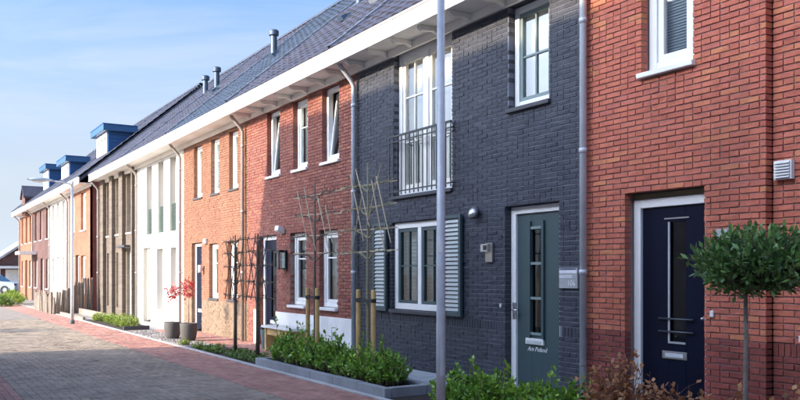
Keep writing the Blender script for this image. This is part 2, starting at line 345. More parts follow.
paving('pavement_strip', X_PAV, X_NEAR, Y_RI, Y_KI, strip_b, 'run', 300)
paving('pavement_strip', X_PAV, X_NEAR, Y_LO, Y_LI, strip_b, 'run', 120)
rf = brickmap_mat('far_paving', [(.24, .212, .182), (.27, .236, .20)], (.17, .15, .125), .21, .105, 'xy', .3)
rf2 = brickmap_mat('far_red_paving', [(.35, .175, .135), (.40, .21, .16)], (.22, .19, .16), .21, .105, 'xy', .3)
def sheet(name, x0, x1, y0, y1, z, mm): return MB().quad((x0, y0, z), (x1, y0, z), (x1, y1, z), (x0, y1, z)).build(name, mm, kind='structure')
sheet('road', X_FAR, X_PAV, Y_LI, Y_RI, GZ + .004, rf); sheet('pavement_strip', X_FAR, X_PAV, Y_RI, Y_KI, GZ + .004, rf2); sheet('pavement_strip', X_FAR, X_PAV, Y_LO, Y_LI, GZ + .004, rf2)
sheet('pavement', X_FAR, 40, -9.0, Y_LO - .11, GZ + .004, brickmap_mat('slab_paving', [(.27, .265, .26), (.30, .295, .29)], (.14, .13, .12), .6, .3, 'xy', .3))
# kerb stones, each 1 m long
for (ya, yb) in ((Y_KI + .003, Y_KI + .10), (Y_LO - .10, Y_LO - .003)):
    kb = MB().quad((X_FAR, ya, GZ - .006), (40, ya, GZ - .006), (40, yb, GZ - .006), (X_FAR, yb, GZ - .006)).build('kerb', sandj, kind='structure')
    me = None; x = X_NEAR
    while x > -48:
        if me is None:
            me = MB().box(.004, .996, ya, yb, -.06, .014).mesh('kerb_stone'); me.materials.append(kerbm)
        o = link('kerb_stone', me, kb); o.location = (x - 1, 0, GZ + R.gauss(0, .0015)); x -= 1
# beds and yards between the kerb and the houses
def bed(name, x0, x1, mm, z=0.0, y0=Y_KI + .103, y1=-.0): return sheet(name, x0, x1, y0, y1, GZ + z, mm)
bed('garden_bed', -9.0, 2.0, soil, .004); 
yardb = paving('yard_paving', -23.3, -14.35, -.95, -.004, strip_b, 'run', 60)
bed('garden_bed', -17.4, -13.6, soil, .004, y1=-.955)
bed('gravel_bed', -23.3, -17.4, mat('gravel_ground', (.2, .19, .18), .95, .35, 40, .8, 50, fine=.3), .004, y1=-.955)
bed('garden_bed', -30.5, -23.3, brickmap_mat('yard_slabs', [(.36, .35, .33), (.40, .39, .37)], (.2, .19, .18), .5, .5, 'xy', .3), .004)
bed('garden_bed', -60, -30.5, mat('grey_gravel', (.24, .22, .19), .95, .3, 30, .6, 50, fine=.25), .004)

# ------------------------------------------------------------------ row house pieces
PITCH = .0625
def subtract(iv, cuts):
    out = [iv]
    for a, b in cuts:
        nx = []
        for p, q in out:
            if b <= p or a >= q: nx.append((p, q)); continue
            if a > p: nx.append((p, a))
            if b < q: nx.append((b, q))
        out = nx
    return out

def mortar_wall(x0, x1, z0, z1, ops, yf, depth=.26, inset=.007):
    """back of the joints: facade sheet with the openings cut out and their reveals"""
    m = MB(); xs = sorted({x0, x1} | {v for o in ops for v in (o[0] - inset, o[1] + inset)}); zs = sorted({z0, z1} | {v for o in ops for v in (o[2] - inset, o[3] + inset)})
    xs = [x for x in xs if x0 <= x <= x1]; zs = [z for z in zs if z0 <= z <= z1]
    def hole(a, b): return any(o[0] - inset < a < o[1] + inset and o[2] - inset < b < o[3] + inset for o in ops)
    for i in range(len(xs) - 1):
        for j in range(len(zs) - 1):
            if not hole((xs[i] + xs[i + 1]) / 2, (zs[j] + zs[j + 1]) / 2):
                m.quad((xs[i], yf, zs[j]), (xs[i + 1], yf, zs[j]), (xs[i + 1], yf, zs[j + 1]), (xs[i], yf, zs[j + 1]))
    for o in ops:
        a, b, c_, d = o[0] - inset, o[1] + inset, max(o[2] - inset, z0), min(o[3] + inset, z1); e = yf + depth
        m.quad((a, yf, c_), (a, yf, d), (a, e, d), (a, e, c_)); m.quad((b, yf, c_), (b, e, c_), (b, e, d), (b, yf, d))
        m.quad((a, yf, d), (b, yf, d), (b, e, d), (a, e, d)); m.quad((a, yf, c_), (a, e, c_), (b, e, c_), (b, yf, c_))
    return m

def brick_mesh(l, mm, var):
    b = MB(); h = .0505; e = .003; d = .10; j = [R.gauss(0, .0016) for _ in range(4)]
    b.v = [(0, d, 0), (l, d, 0), (l, d, h), (0, d, h), (0, e, 0), (l, e, 0), (l, e, h), (0, e, h),
           (e, j[0], e), (l - e, j[1], e), (l - e, j[2], h - e), (e, j[3], h - e)]
    b.f = [(0, 1, 5, 4), (1, 2, 6, 5), (2, 3, 7, 6), (3, 0, 4, 7), (4, 5, 9, 8), (5, 6, 10, 9), (6, 7, 11, 10), (7, 4, 8, 11), (8, 9, 10, 11)]
    me = b.mesh('brick'); me.materials.append(mm); return me

def brick_wall(house, x0, x1, ztop, ops, mb_, mm_, plinth=None, zpl=.875, rowlock=True, yf=0.0, nshow=0, zbot=-.125, name='brick_wall', wild=.22, joint=.013):
    """wall part (mortar) with single bricks as sub-parts; the bricks past the limit stay one mesh per colour"""
    wall = mortar_wall(x0, x1, zbot, ztop, ops, yf + joint).build(name, mm_, house)
    full = []; other = {'w': MB(), 'p': MB()}
    k0 = int(round(zbot / PITCH)); k1 = int(round(ztop / PITCH))
    for k in range(k0, k1):
        z = k * PITCH; zc = z + .03; pk = 'p' if (plinth is not None and zc < zpl) else 'w'
        if plinth is not None and rowlock and zpl - .125 <= z + .001 < zpl:
            if z > zpl - .125 + .001: continue
            x = x0 + .003
            while x + .05 < x1:
                if not any(o[2] < zc < o[3] and x + .05 > o[0] and x < o[1] for o in ops):
                    dy = R.gauss(0, .002); other['p'].box(x, x + .05, yf + dy, yf + .1, z + .005, z + .118, back=False)
                x += .0615
            continue
        cuts = [(o[0], o[1]) for o in ops if o[2] < zc < o[3]]
        for (p, q) in subtract((x0, x1), cuts):
            off = (0 if k % 2 == 0 else .11) + x0
            x = off - .22 * 2 + (math.floor((p - off) / .22)) * .22
            Rk = random.Random(k * 77 + int(p * 100))
            while x < q:
                if Rk.random() < wild: segs = ((x, x + .10), (x + .11, x + .21))
                else: segs = ((x, x + .21),)
                for (a, b) in segs:
                    aa, bb = max(a, p), min(b, q)
                    if bb - aa < .035: continue
                    if bb - aa > .2095 or abs(bb - aa - .10) < .0005: full.append((aa, bb, z, pk))
                    else:
                        dy = R.gauss(0, .002); other[pk].box(aa, bb, yf + dy, yf + .1, z + .006, z + .0565, back=False)
                x += .22
    sc = []
    for t in full:
        cx, cz = (t[0] + t[1]) / 2, t[2] + .03; p = proj(cx, yf, cz)
        s_ = -1
        if p and in_view(cx, yf, cz, -2):
            p0, p1 = proj(t[0], yf, cz), proj(t[1], yf, cz); s_ = abs(p1[0] - p0[0]) / p[2]
        sc.append((s_, t))
    sc.sort(key=lambda t: -t[0]); shared = {}
    for n, (s_, t) in enumerate(sc):
        mm = mb_ if t[3] == 'w' else plinth
        if n < nshow and s_ > 0:
            key = (round(t[1] - t[0], 2), t[3], R.randrange(4))
            if key not in shared: shared[key] = brick_mesh(t[1] - t[0], mm, 0)
            o = link('brick', shared[key], wall); o.location = (t[0], yf + R.gauss(0, .0015), t[2] + .006)
        else:
            dy = R.gauss(0, .002); b = other[t[3]]; n0 = len(b.v)
            b.box(t[0], t[1], yf + dy, yf + .1, t[2] + .006, t[2] + .0565, back=False)
            for i in (0, 1, 4, 5):
                v = b.v[n0 + i]; b.v[n0 + i] = (v[0], v[1] + R.gauss(0, .0015), v[2] + R.gauss(0, .0008))
    if other['w'].v: other['w'].build('brickwork', mb_, wall, kind='stuff')
    if other['p'].v: other['p'].build('plinth_brickwork', plinth, wall, kind='stuff')
    return wall

def blinds(x0, x1, z0, z1, y, mm, parent, pitch=.05, name='blind'):
    m = MB(); z = z0 + .02
    while z < z1 - .02:
        hh = pitch * .48; m.quad((x0, y - .010, z - hh), (x1, y - .010, z - hh), (x1, y + .010, z + hh), (x0, y + .010, z + hh)); z += pitch
    return m.build(name, mm, parent)
def curtain(x0, x1, z0, z1, y, parent, mm=None, name='curtain'):
    m = MB(); m.smooth = True; n = max(6, int((x1 - x0) / .025)); n0 = 0
    for i in range(n + 1):
        x = x0 + (x1 - x0) * i / n; yy = y + .018 * math.sin(x * 55) + .008 * math.sin(x * 23)
        m.v += [(x, yy, z0), (x, yy, z1)]
    for i in range(n): m.f.append((2 * i, 2 * i + 2, 2 * i + 3, 2 * i + 1))
    return m.build(name, mm or curt, parent)

def window(house, x0, x1, z0, z1, yf=0.0, frame=white, fw=.075, rec=.10, sash=None, sw=.055, cols=1, rows=None, casements=1, tilt=0.0, sill=None, sill_out=.05, cover=None, gl=None, label=None):
    """window part: kozijn; sub-parts: sash, pane, glazing_bar, sill, blind / curtain"""
    y0 = yf + rec; gl = gl or glass; sash = sash or frame
    w = MB().ring(x0 + .004, x1 - .004, z0 + .004, z1 - .004, fw, y0, y0 + .10)
    iw = (x1 - x0 - .008 - fw * 2 - (casements - 1) * fw) / casements; xa = x0 + .004 + fw
    for c_ in range(1, casements):
        xm = xa + iw * c_ + fw * (c_ - 1); w.box(xm, xm + fw, y0, y0 + .10, z0 + .004 + fw, z1 - .004 - fw)
    win = w.build('window', frame, house)
    if label: win['label'] = label
    bevel(win, .006, 1)
    for c_ in range(casements):
        a = xa + c_ * (iw + fw) + .003; b = a + iw - .006; lo, hi = z0 + .004 + fw + .003, z1 - .004 - fw - .003
        t = tilt if not isinstance(tilt, (list, tuple)) else tilt[c_]
        sm = MB().ring(a, b, lo, hi, sw, y0 + .02, y0 + .075)
        pm = MB().quad((a + sw, y0 + .05, lo + sw), (b - sw, y0 + .05, lo + sw), (b - sw, y0 + .05, hi - sw), (a + sw, y0 + .05, hi - sw))
        bars = MB()
        for i in range(1, cols):
            xx = a + sw + (b - a - 2 * sw) * i / cols; bars.box(xx - .013, xx + .013, y0 + .03, y0 + .07, lo + sw, hi - sw)
        for r in (rows or []):
            zz = lo + (hi - lo) * r; bars.box(a + sw, b - sw, y0 + .027, y0 + .073, zz - .013, zz + .013)
        if t:
            for q in (sm, pm, bars): q.v = [(v[0], v[1] + (v[2] - lo) * t, v[2]) for v in q.v]
        sm.build('sash', sash, win); pm.build('pane', gl, win)
        if bars.v: bars.build('glazing_bar', sash, win)
    if sill:
        s_ = MB().box(x0 - .03, x1 + .03, yf - sill_out, y0 - .002, z0 - .058, z0 - .002).build('sill', sill, win); bevel(s_, .006, 1)
    if cover: cover(win, x0 + fw, x1 - fw, z0 + fw, z1 - fw, y0 + .17 + (0.2 if tilt else 0))
    return win

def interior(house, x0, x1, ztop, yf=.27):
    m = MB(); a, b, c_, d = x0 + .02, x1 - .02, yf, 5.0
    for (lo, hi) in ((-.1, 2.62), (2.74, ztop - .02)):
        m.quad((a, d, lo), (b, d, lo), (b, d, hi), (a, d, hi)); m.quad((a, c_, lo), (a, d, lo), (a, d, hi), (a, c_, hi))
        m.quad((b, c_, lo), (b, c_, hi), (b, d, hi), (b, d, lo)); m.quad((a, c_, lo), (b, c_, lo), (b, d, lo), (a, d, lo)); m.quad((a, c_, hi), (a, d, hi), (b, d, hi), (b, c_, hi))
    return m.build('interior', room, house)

EAVE_Y, EAVE_Z, RIDGE_Y, RIDGE_Z = -.50, 5.50, 4.70, 9.96
def roof(house, x0, x1, mm, yo=0.0, zo=0.0, verge=(False, False), tiles=True):
    ey, ez, ry, rz = EAVE_Y + yo, EAVE_Z + zo, RIDGE_Y + yo, RIDGE_Z + zo
    dy, dz = ry - ey, rz - ez; Ls = math.hypot(dy, dz); ty, tz = dy / Ls, dz / Ls; ny, nz = -tz, ty
    deck = MB()
    a, b = x0 - (.10 if verge[0] else 0), x1 + (.10 if verge[1] else 0)
    deck.prism([(ey + .03, ez - .05), (ry, rz - .05), (2 * ry - ey, ez - .05), (2 * ry - ey, ez - .20), (ry, rz - .20), (ey + .03, ez - .20)], a, b, 'x')
    rf_ = deck.build('roof', mm, house)
    if tiles:
        t = MB(); nc = 20; cl = Ls / nc; nt = max(1, int(round((b - a) / .30))); tw = (b - a) / nt; seg = 6
        for c_ in range(nc):
            for i in range(nt):
                n = len(t.v); jz = R.gauss(0, .003)
                for s_ in range(seg + 1):
                    u = s_ / seg; x = a + (i + u) * tw * .999 + .0004
                    hgt = .028 * (0.5 + 0.5 * math.sin(2 * math.pi * (u - .08))) + jz
                    for (sl_, up) in ((c_ * cl - .02, .030), ((c_ + 1) * cl, .004)):
                        h2 = hgt + up
                        t.v.append((x, ey + ty * sl_ + ny * h2, ez + tz * sl_ + nz * h2))
                    t.v.append((x, ey + ty * (c_ * cl - .02) + ny * (hgt - .012), ez + tz * (c_ * cl - .02) + nz * (hgt - .012)))
                for s_ in range(seg):
                    p = n + 3 * s_; t.f.append((p, p + 3, p + 4, p + 1)); t.f.append((p + 2, p + 5, p + 3, p))
        t.build('roof_tiles', mm, rf_, kind='stuff')
    rd = MB(); x = a
    while x < b - .05:
        x2 = min(x + .40, b); n = len(rd.v)
        for k in range(7):
            an = math.pi * k / 6 ; rr = .13
            rd.v += [(x, ry + rr * math.cos(an), rz - .02 + rr * math.sin(an)), (x2 - .004, ry + (rr - .012) * math.cos(an), rz - .02 + (rr - .012) * math.sin(an))]
        for k in range(6): rd.f.append((n + 2 * k, n + 2 * k + 1, n + 2 * k + 3, n + 2 * k + 2))
        x = x2
    rd.build('ridge_tiles', mm, rf_, kind='stuff')
    def strip(xc, w=.10):
        m = MB(); n = 14
        for i in range(n):
            s0, s1 = Ls * i / n, Ls * (i + 1) / n - .01
            P = lambda x, s_, h: (x, ey + ty * s_ + ny * h, ez + tz * s_ + nz * h)
            m.quad(P(xc - w / 2, s0, .085), P(xc + w / 2, s0, .085), P(xc + w / 2, s1, .075), P(xc - w / 2, s1, .075))
            m.quad(P(xc + w / 2, s0, .085), P(xc + w / 2, s0, .0), P(xc + w / 2, s1, .0), P(xc + w / 2, s1, .075))
            m.quad(P(xc - w / 2, s0, .0), P(xc - w / 2, s0, .085), P(xc - w / 2, s1, .075), P(xc - w / 2, s1, .0))
        return m.build('flashing', flash, rf_)
    return rf_, strip, (lambda x, s_, h: (x, ey + ty * s_ + ny * h, ez + tz * s_ + nz * h)), Ls

def eaves(house, x0, x1, yo=0.0, zo=0.0, brackets=None, ret=False):
    """white boxed gutter, soffit board, trim and carved brackets"""
    ey = EAVE_Y + yo
    g = MB(); z0, z1 = 5.245 + zo, 5.475 + zo; a, b = x0, x1
    g.box(a, b, ey - .012, ey + .03, z0, z1); g.box(a, b, ey - .03, ey + .03, z1 + .002, z1 + .03); g.box(a, b, ey - .022, ey + .02, z0 - .02, z0 - .001)
    gut = g.build('gutter', white, house)
    MB().box(a, b, ey + .033, yo + .02, z0 + .012, z0 + .03).build('soffit', cream, gut)
    MB().box(a, b, yo - .05, yo - .004, z0 - .11, z0 + .010).build('frieze_board', cream, gut)
    if brackets:
        for x in brackets:
            m = MB(); m.prism([(yo - .052, z0 + .010), (yo - .42, z0 + .010), (yo - .42, z0 - .035), (yo - .36, z0 - .075), (yo - .28, z0 - .07), (yo - .16, z0 - .055), (yo - .052, z0 - .10)], x - .04, x + .04, 'x')
            bevel(m.build('bracket', cream, gut), .008, 2)
    return gut

def downpipe(house, x, zt, yo=0.0, r=.042, mm=None, neck=True, zb=-.08, gut_y=None):
    mm = mm or zinc; gy = EAVE_Y + yo + .12; py = yo - .075
    pts = [(x - .02 if neck else x, gy, zt + .16), (x - .02 if neck else x, gy, zt + .05), (x, gy + .04, zt - .03), (x, py - .05, zt - .26), (x, py, zt - .36), (x, py, zb)]
    m = MB(); m.smooth = True; m.tube(pts, r, 14)
    pipe = m.build('downpipe', mm, house)
    for z in (4.55, 3.0, 1.55):
        c_ = MB(); c_.smooth = True; c_.tube([(x, py, z - .03), (x, py, z + .03)], r + .008, 14); c_.build('pipe_clip', mm, pipe)
    return pipe

def door(house, x0, x1, z1, leafm, framem=white, yf=0.0, rec=.12, fw=.09, zb=GZ + .03, label=None):
    y0 = yf + rec
    f_ = MB(); a, b = x0 + .004, x1 - .004
    f_.box(a, a + fw, y0, y0 + .10, zb, z1 - .004); f_.box(b - fw, b, y0, y0 + .10, zb, z1 - .004); f_.box(a + fw, b - fw, y0, y0 + .10, z1 - .004 - fw, z1 - .004)
    d = f_.build('door', framem, house); bevel(d, .006, 1)
    if label: d['label'] = label
    return d, (a + fw + .003, b - fw - .003, zb + .02, z1 - .007 - fw, y0 + .035)

def text_obj(s, size, loc, mm, parent, name, depth=.0015, shear=0.0):
    cu = bpy.data.curves.new(name, 'FONT'); cu.body = s; cu.size = size; cu.extrude = depth; cu.shear = shear; cu.resolution_u = 2
    t = bpy.data.objects.new('tmp_text', cu); C.objects.link(t); bpy.context.view_layer.update()
    me = bpy.data.meshes.new_from_object(t.evaluated_get(bpy.context.evaluated_depsgraph_get())); bpy.data.objects.remove(t)
    me.transform(Matrix.Translation(loc) @ Matrix.Rotation(math.pi / 2, 4, 'X')); me.materials.clear(); me.materials.append(mm)
    return link(name, me, parent)

cov_curt = lambda s=1.0: (lambda w, a, b, c_, d, y: (curtain(a, a + (b - a) * .42 * s, c_, d, y, w), curtain(b - (b - a) * .42 * s, b, c_, d, y, w)))
cov_full = lambda w, a, b, c_, d, y: curtain(a - .02, b + .02, c_, d, y, w)
cov_flat = lambda w, a, b, c_, d, y: MB().box(a - .04, b + .04, y, y + .006, c_ - .03, d + .03).build('sky_reflection_panel', mat('sky_reflection_white', (.82, .83, .83), .9, .03, 2, .05, 20), w)  # flat white panel added for the bright sky reflected in the panes
cov_blind = lambda w, a, b, c_, d, y: blinds(a - .02, b + .02, c_, d, y - .02, blindm, w, .055)

# ------------------------------------------------------------------ the row of houses
def gable(house, x0, x1, mm, yo=0.0, zo=0.0, name='gable_wall'):
    m = MB(); ey, ez = EAVE_Y + yo, EAVE_Z + zo; k = (RIDGE_Z - EAVE_Z) / (RIDGE_Y - EAVE_Y)
    y0 = yo + .115; y1 = 2 * RIDGE_Y + yo - .3
    m.prism([(y0, -.15), (y0, ez - .22 + k * (y0 - ey)), (RIDGE_Y + yo, RIDGE_Z + zo - .22), (y1, ez - .22 + k * (y0 - ey)), (y1, -.15)], x0, x1, 'x')
    return m.build(name, mm, house)
XA, XB, XC, XD, XE, XF, XF2 = -1.6, -7.10, -12.87, -18.20, -23.30, -28.70, -34.40

# ---- house A: red brick, nearest
A = thing('row_house', 'red brick terraced house with navy blue door, nearest on the right', 'house', (-4.4, 0, GZ), 'terraced houses along the street')
opA = [(-6.49, -5.42, -.2, 2.4375), (-6.25, -5.56, 3.75, 5.125)]
brick_wall(A, XB, -4.73, 5.25, opA, red_b, red_m, redp_b, .875, rowlock=False, nshow=300)
brick_wall(A, -4.72, XA, 5.25, [], red_b, red_m, redp_b, .875, rowlock=True, yf=.10, nshow=60)
interior(A, XB, XA, 5.25, .30)
window(A, -6.25, -5.56, 3.75, 5.125, fw=.11, rec=.12, sw=.075, sill=white, sill_out=.06, gl=glassr,
       cover=lambda w, a, b, c_, d, y: (blinds(a - .02, b + .02, c_, c_ + .95, y - .02, blindm, w, .032), MB().box(a - .02, b + .02, y, y + .01, c_ + .72, d).build('top_reflection_panel', curt, w)))  # white box behind the top pane stands in for reflected sky
dA, (a, b, z0, z1, y) = door(A, -6.49, -5.42, 2.375, navy, rec=.14, fw=.10, label='navy blue front door with narrow glazed slot and two steel bars')
MB().box(-6.486, -5.424, .15, .24, 2.377, 2.434).build('lintel', mat('olive_lintel', (.20, .17, .09), .7), dA)
lf = MB(); gx0, gx1, gz0, gz1 = -6.02, -5.79, .77, 2.10
lf.box(a, gx0, y, y + .055, z0, z1); lf.box(gx1, b, y, y + .055, z0, z1); lf.box(gx0, gx1, y, y + .055, z0, gz0); lf.box(gx0, gx1, y, y + .055, gz1, z1)
bevel(lf.build('door_leaf', navy, dA), .003, 1)
MB().box(gx0, gx0 + .025, y - .012, y - .001, gz0, gz1).box(gx0 + .026, gx1, y - .012, y - .001, gz0, gz0 + .022).build('glazing_trim', mat('steel_trim', (.55, .58, .6), .3, metal=.5), dA)
MB().box(gx0 + .028, gx1 - .002, y + .02, y + .028, gz0 + .025, gz1 - .002).build('pane', glassd, dA)
MB().box(gx0 - .05, gx1 + .05, y - .014, y - .002, gz1 + .03, gz1 + .045).build('bar', steel, dA)
for zz in (.90, 1.04):
    q = MB(); q.smooth = True; q.tube([(gx0 - .11, y - .035, zz), (gx1 + .12, y - .035, zz)], .011, 10); q.tube([(gx0 - .07, y - .034, zz), (gx0 - .07, y, zz)], .008, 8); q.tube([(gx1 + .08, y - .034, zz), (gx1 + .08, y, zz)], .008, 8)
    q.build('pull_bar', mat('dark_steel', (.08, .09, .11), .3, metal=.6), dA)
sA = MB().box(-6.10, -5.77, y - .014, y - .001, .60, .685).build('letter_slot', steel, dA); bevel(sA, .004, 1)
MB().box(-6.055, -5.815, y - .020, y - .0145, .622, .664).build('slot_flap', zinc, sA)
q = MB(); q.smooth = True; q.lathe(0, 0, [(.0, -.03), (.028, -.03), (.03, 0), (.014, .01), (.014, .05), (0, .05)], 14); q.v = [(v[0] - 5.445 - .10, y - v[2] - .01, v[1] + 1.06) for v in q.v]; q.build('door_knob', steel, dA)
# wall fittings of house A
v_ = MB().box(-4.68, -4.50, .05, .098, 2.42, 2.60).build('vent_grille', plasticw, A)
for i in range(6):
    z = 2.435 + i * .027; MB().quad((-4.665, .026, z), (-4.515, .026, z), (-4.515, .049, z + .020), (-4.665, .049, z + .020)).build('louvre', plasticw, v_)
q = MB(); q.box(-5.345, -5.30, -.022, -.001, 1.09, 1.16); bevel(q.build('doorbell', plasticw, A), .01, 2)
bevel(MB().box(-5.27, -5.08, -.02, -.001, 1.87, 1.98).build('number_plate', mat('grey_plate', (.36, .36, .37), .5), A), .004, 1)
MB().box(-4.43, -4.40, .05, .098, .90, .96).build('socket', plasticw, A)
downpipe(A, -7.075, 5.25)
bA = [-9.38 + .78 * i for i in range(3, 10)]
eaves(A, XB, XA, brackets=[x for x in bA if XB < x < XA])
rA, stA, PA, LS = roof(A, XB, XA, tile_a, verge=(False, True)); stA(XB)
gable(A, XA - .12, XA, brickmap_mat('red_gable', [(.30, .07, .045), (.34, .085, .05)], (.2, .175, .17)))

# ---- house B: anthracite brick with French balcony
B = thing('row_house', 'anthracite brick terraced house with grey green door and French balcony', 'house', (-10, 0, GZ), 'terraced houses along the street')
opB = [(-8.63, -7.57, -.2, 2.4375), (-8.55, -7.75, 3.75, 5.125), (-11.55, -9.88, 2.8125, 5.1875), (-11.62, -10.10, .9375, 2.375)]
brick_wall(B, XC, XB, 5.25, opB, dark_b, dark_m, darkp_b, .875, nshow=300, joint=.008)
interior(B, XC, XB, 5.25)
window(B, -8.55, -7.75, 3.75, 5.125, fw=.09, sash=sashp, sw=.05, cols=2, rows=[.5], sill=stoned, cover=cov_flat, gl=glassr)
wF = window(B, -11.55, -9.88, 2.8125, 5.1875, fw=.10, sash=cream, sw=.075, cols=2, rows=[.70, .36], casements=2, sill=stoned, cover=cov_flat, gl=glassr, label='tall white French window pair behind the railing')
wG = window(B, -11.62, -10.10, .9375, 2.375, fw=.10, rec=.06, sash=greyp, sw=.05, cols=2, rows=[.5], casements=2, sill=stoned, cover=lambda w, a, b, c_, d, y: blinds(a - .02, b + .02, c_, d, y, mat('white_slat', (.72, .75, .74), .5), w, .06))
# French balcony railing
rl = MB(); rl.box(-11.60, -9.80, -.085, -.05, 3.775, 3.805); rl.box(-11.60, -9.80, -.078, -.057, 3.69, 3.708); rl.box(-11.60, -9.80, -.078, -.057, 2.87, 2.89)
rail = rl.build('balcony_railing', railm, B)
for i in range(15):
    x = -11.585 + i * (1.77 / 14); MB().box(x - .007, x + .007, -.074, -.060, 2.82, 3.774).build('baluster', railm, rail)
for x in (-11.60, -9.825):
    for z in (2.875, 3.70): MB().box(x, x + .025, -.049, -.003, z, z + .014).build('fixing', railm, rail)
# shutters
def shutter(x0, x1, z0, z1):
    y0, y1 = -.075, -.025
    f_ = MB().ring(x0, x1, z0, z1, .055, y0, y1, .07); f_.box(x0 + .055, x1 - .055, y1 - .012, y1 - .002, z0 + .07, z1 - .055)
    s_ = f_.build('shutter', greyp, B); bevel(s_, .004, 1)
    n = int((z1 - z0 - .13) / .062); me = None
    for i in range(n):
        if me is None:
            b_ = MB(); b_.prism([(y0 + .004, 0), (y0 + .010, -.006), (y1 - .014, .040), (y1 - .020, .048)], x0 + .056, x1 - .056, 'x'); me = b_.mesh('slat'); me.materials.append(mat('slat_grey', (.40, .43, .42), .5, .05))
        o = link('slat', me, s_); o.location = (0, 0, z0 + .08 + i * .062)
    h = MB()
    for z in (z0 + .2, z1 - .2): h.box(x0 + .02, x0 + .05, y1 + .001, -.003, z, z + .03)
    h.build('hinge', black, s_)
shutter(-12.14, -11.70, .90, 2.39); shutter(-10.03, -9.57, .90, 2.40)
# door B
dB, (a, b, z0, z1, y) = door(B, -8.63, -7.57, 2.4375, greyp, rec=.10, fw=.10, label='grey green front door with tall three pane slot')
gx0, gx1, gz0, gz1 = -8.24, -8.03, .74, 2.13
lf = MB(); lf.box(a, gx0, y, y + .055, z0, z1); lf.box(gx1, b, y, y + .055, z0, z1); lf.box(gx0, gx1, y, y + .055, z0, gz0); lf.box(gx0, gx1, y, y + .055, gz1, z1)
bevel(lf.build('door_leaf', greyp, dB), .003, 1)
tr = MB(); tr.box(gx0 - .05, gx0 - .002, y - .03, y - .001, gz0 - .09, gz1 + .10); tr.box(gx1 + .002, gx1 + .05, y - .03, y - .001, gz0 - .09, gz1 + .10)
bevel(tr.build('glazing_stile', greyp, dB), .005, 1)
for zz in (gz0 - .02, gz0 + .45, gz0 + .91, gz1 - .01): MB().box(gx0 - .001, gx1 + .001, y - .02, y - .001, zz, zz + .035).build('glazing_bar', sashp, dB)
for i in range(3): MB().box(gx0 + .002, gx1 - .002, y + .02, y + .028, gz0 + .002 + i * .46, gz0 + .455 + i * .46).build('pane', glassd, dB)
sB = MB().box(-8.33, -7.98, y - .034, y - .001, .595, .675).build('letter_slot', plasticw, dB); bevel(sB, .004, 1)
MB().box(-8.30, -8.01, y - .04, y - .0345, .612, .650).build('slot_flap', mat('satin_metal', (.50, .54, .55), .4), sB)
text_obj('Am Poland', .085, Vector((-8.32, y - .003, .505)), mat('white_print', (.8, .8, .8), .5, bump=0), dB, 'lettering', shear=.35)
h = MB().box(a - .055, a + .012, .085, .099, .92, 1.14).build('handle_plate', steel, dB); bevel(h, .004, 1)
q = MB(); q.smooth = True; q.tube([(a - .02, .085, 1.04), (a - .02, .045, 1.04), (a + .10, .04, 1.04)], .010, 10); q.build('lever', steel, h)
# wall fittings B
q = MB(); q.smooth = True; q.lathe(0, 0, [(0, 0), (.05, 0), (.05, .035), (.105, .045), (.125, .09), (.112, .16), (.07, .20), (0, .215)], 20); q.v = [(v[0] * .66 - 9.25, -v[2] * .66 - .002, v[1] * .66 + 2.42 - v[2] * .23) for v in q.v]; wl_ = q.build('wall_lamp', steel, B)
q = MB(); q.smooth = True; q.lathe(0, 0, [(0, -.018), (.06, -.012), (.072, 0), (.06, .01)], 18); q.v = [(v[0] * .66 - 9.24, v[1] * .66 - .09, v[2] * .66 + 2.325) for v in q.v]; q.build('lamp_opening', black, wl_)
ic = MB().box(-9.03, -8.87, -.035, -.002, 1.69, 1.96).build('intercom', mat('bronze_steel', (.36, .33, .30), .35, metal=.7), B); bevel(ic, .005, 1)
MB().box(-9.085, -8.93, -.075, -.0355, 1.84, 1.945).build('camera_box', mat('satin_metal2', (.5, .5, .48), .3, metal=.6), ic); MB().box(-9.02, -8.945, -.079, -.0755, 1.86, 1.925).build('lens', black, ic)
bevel(MB().box(-8.72, -8.69, -.03, -.002, 1.07, 1.12).build('hook', plasticw, B), .006, 1)
np_ = MB().box(-7.54, -7.215, -.03, -.002, 1.35, 1.605).build('mailbox_plate', mat('pale_steel', (.40, .43, .45), .35, metal=.4, stains=.1), B); bevel(np_, .004, 1)
MB().box(-7.53, -7.225, -.034, -.0305, 1.535, 1.575).build('print_band', mat('pale_print', (.62, .64, .68), .5), np_)
MB().box(-7.52, -7.24, -.034, -.0305, 1.58, 1.598).build('print_band', mat('dark_print', (.09, .10, .14), .5), np_)
MB().box(-7.53, -7.30, -.034, -.0305, 1.475, 1.515).build('print_band', MC['satin_metal'], np_)
text_obj('106', .095, Vector((-7.39, -.033, 1.385)), MC['white_print'], np_, 'lettering')
eaves(B, XC, XB, brackets=[-9.38 + .78 * i for i in range(-4, 3)])
downpipe(B, -12.82, 5.25)
rB, stB, PB, _ = roof(B, XC, XB, tile_a); stB(XC)
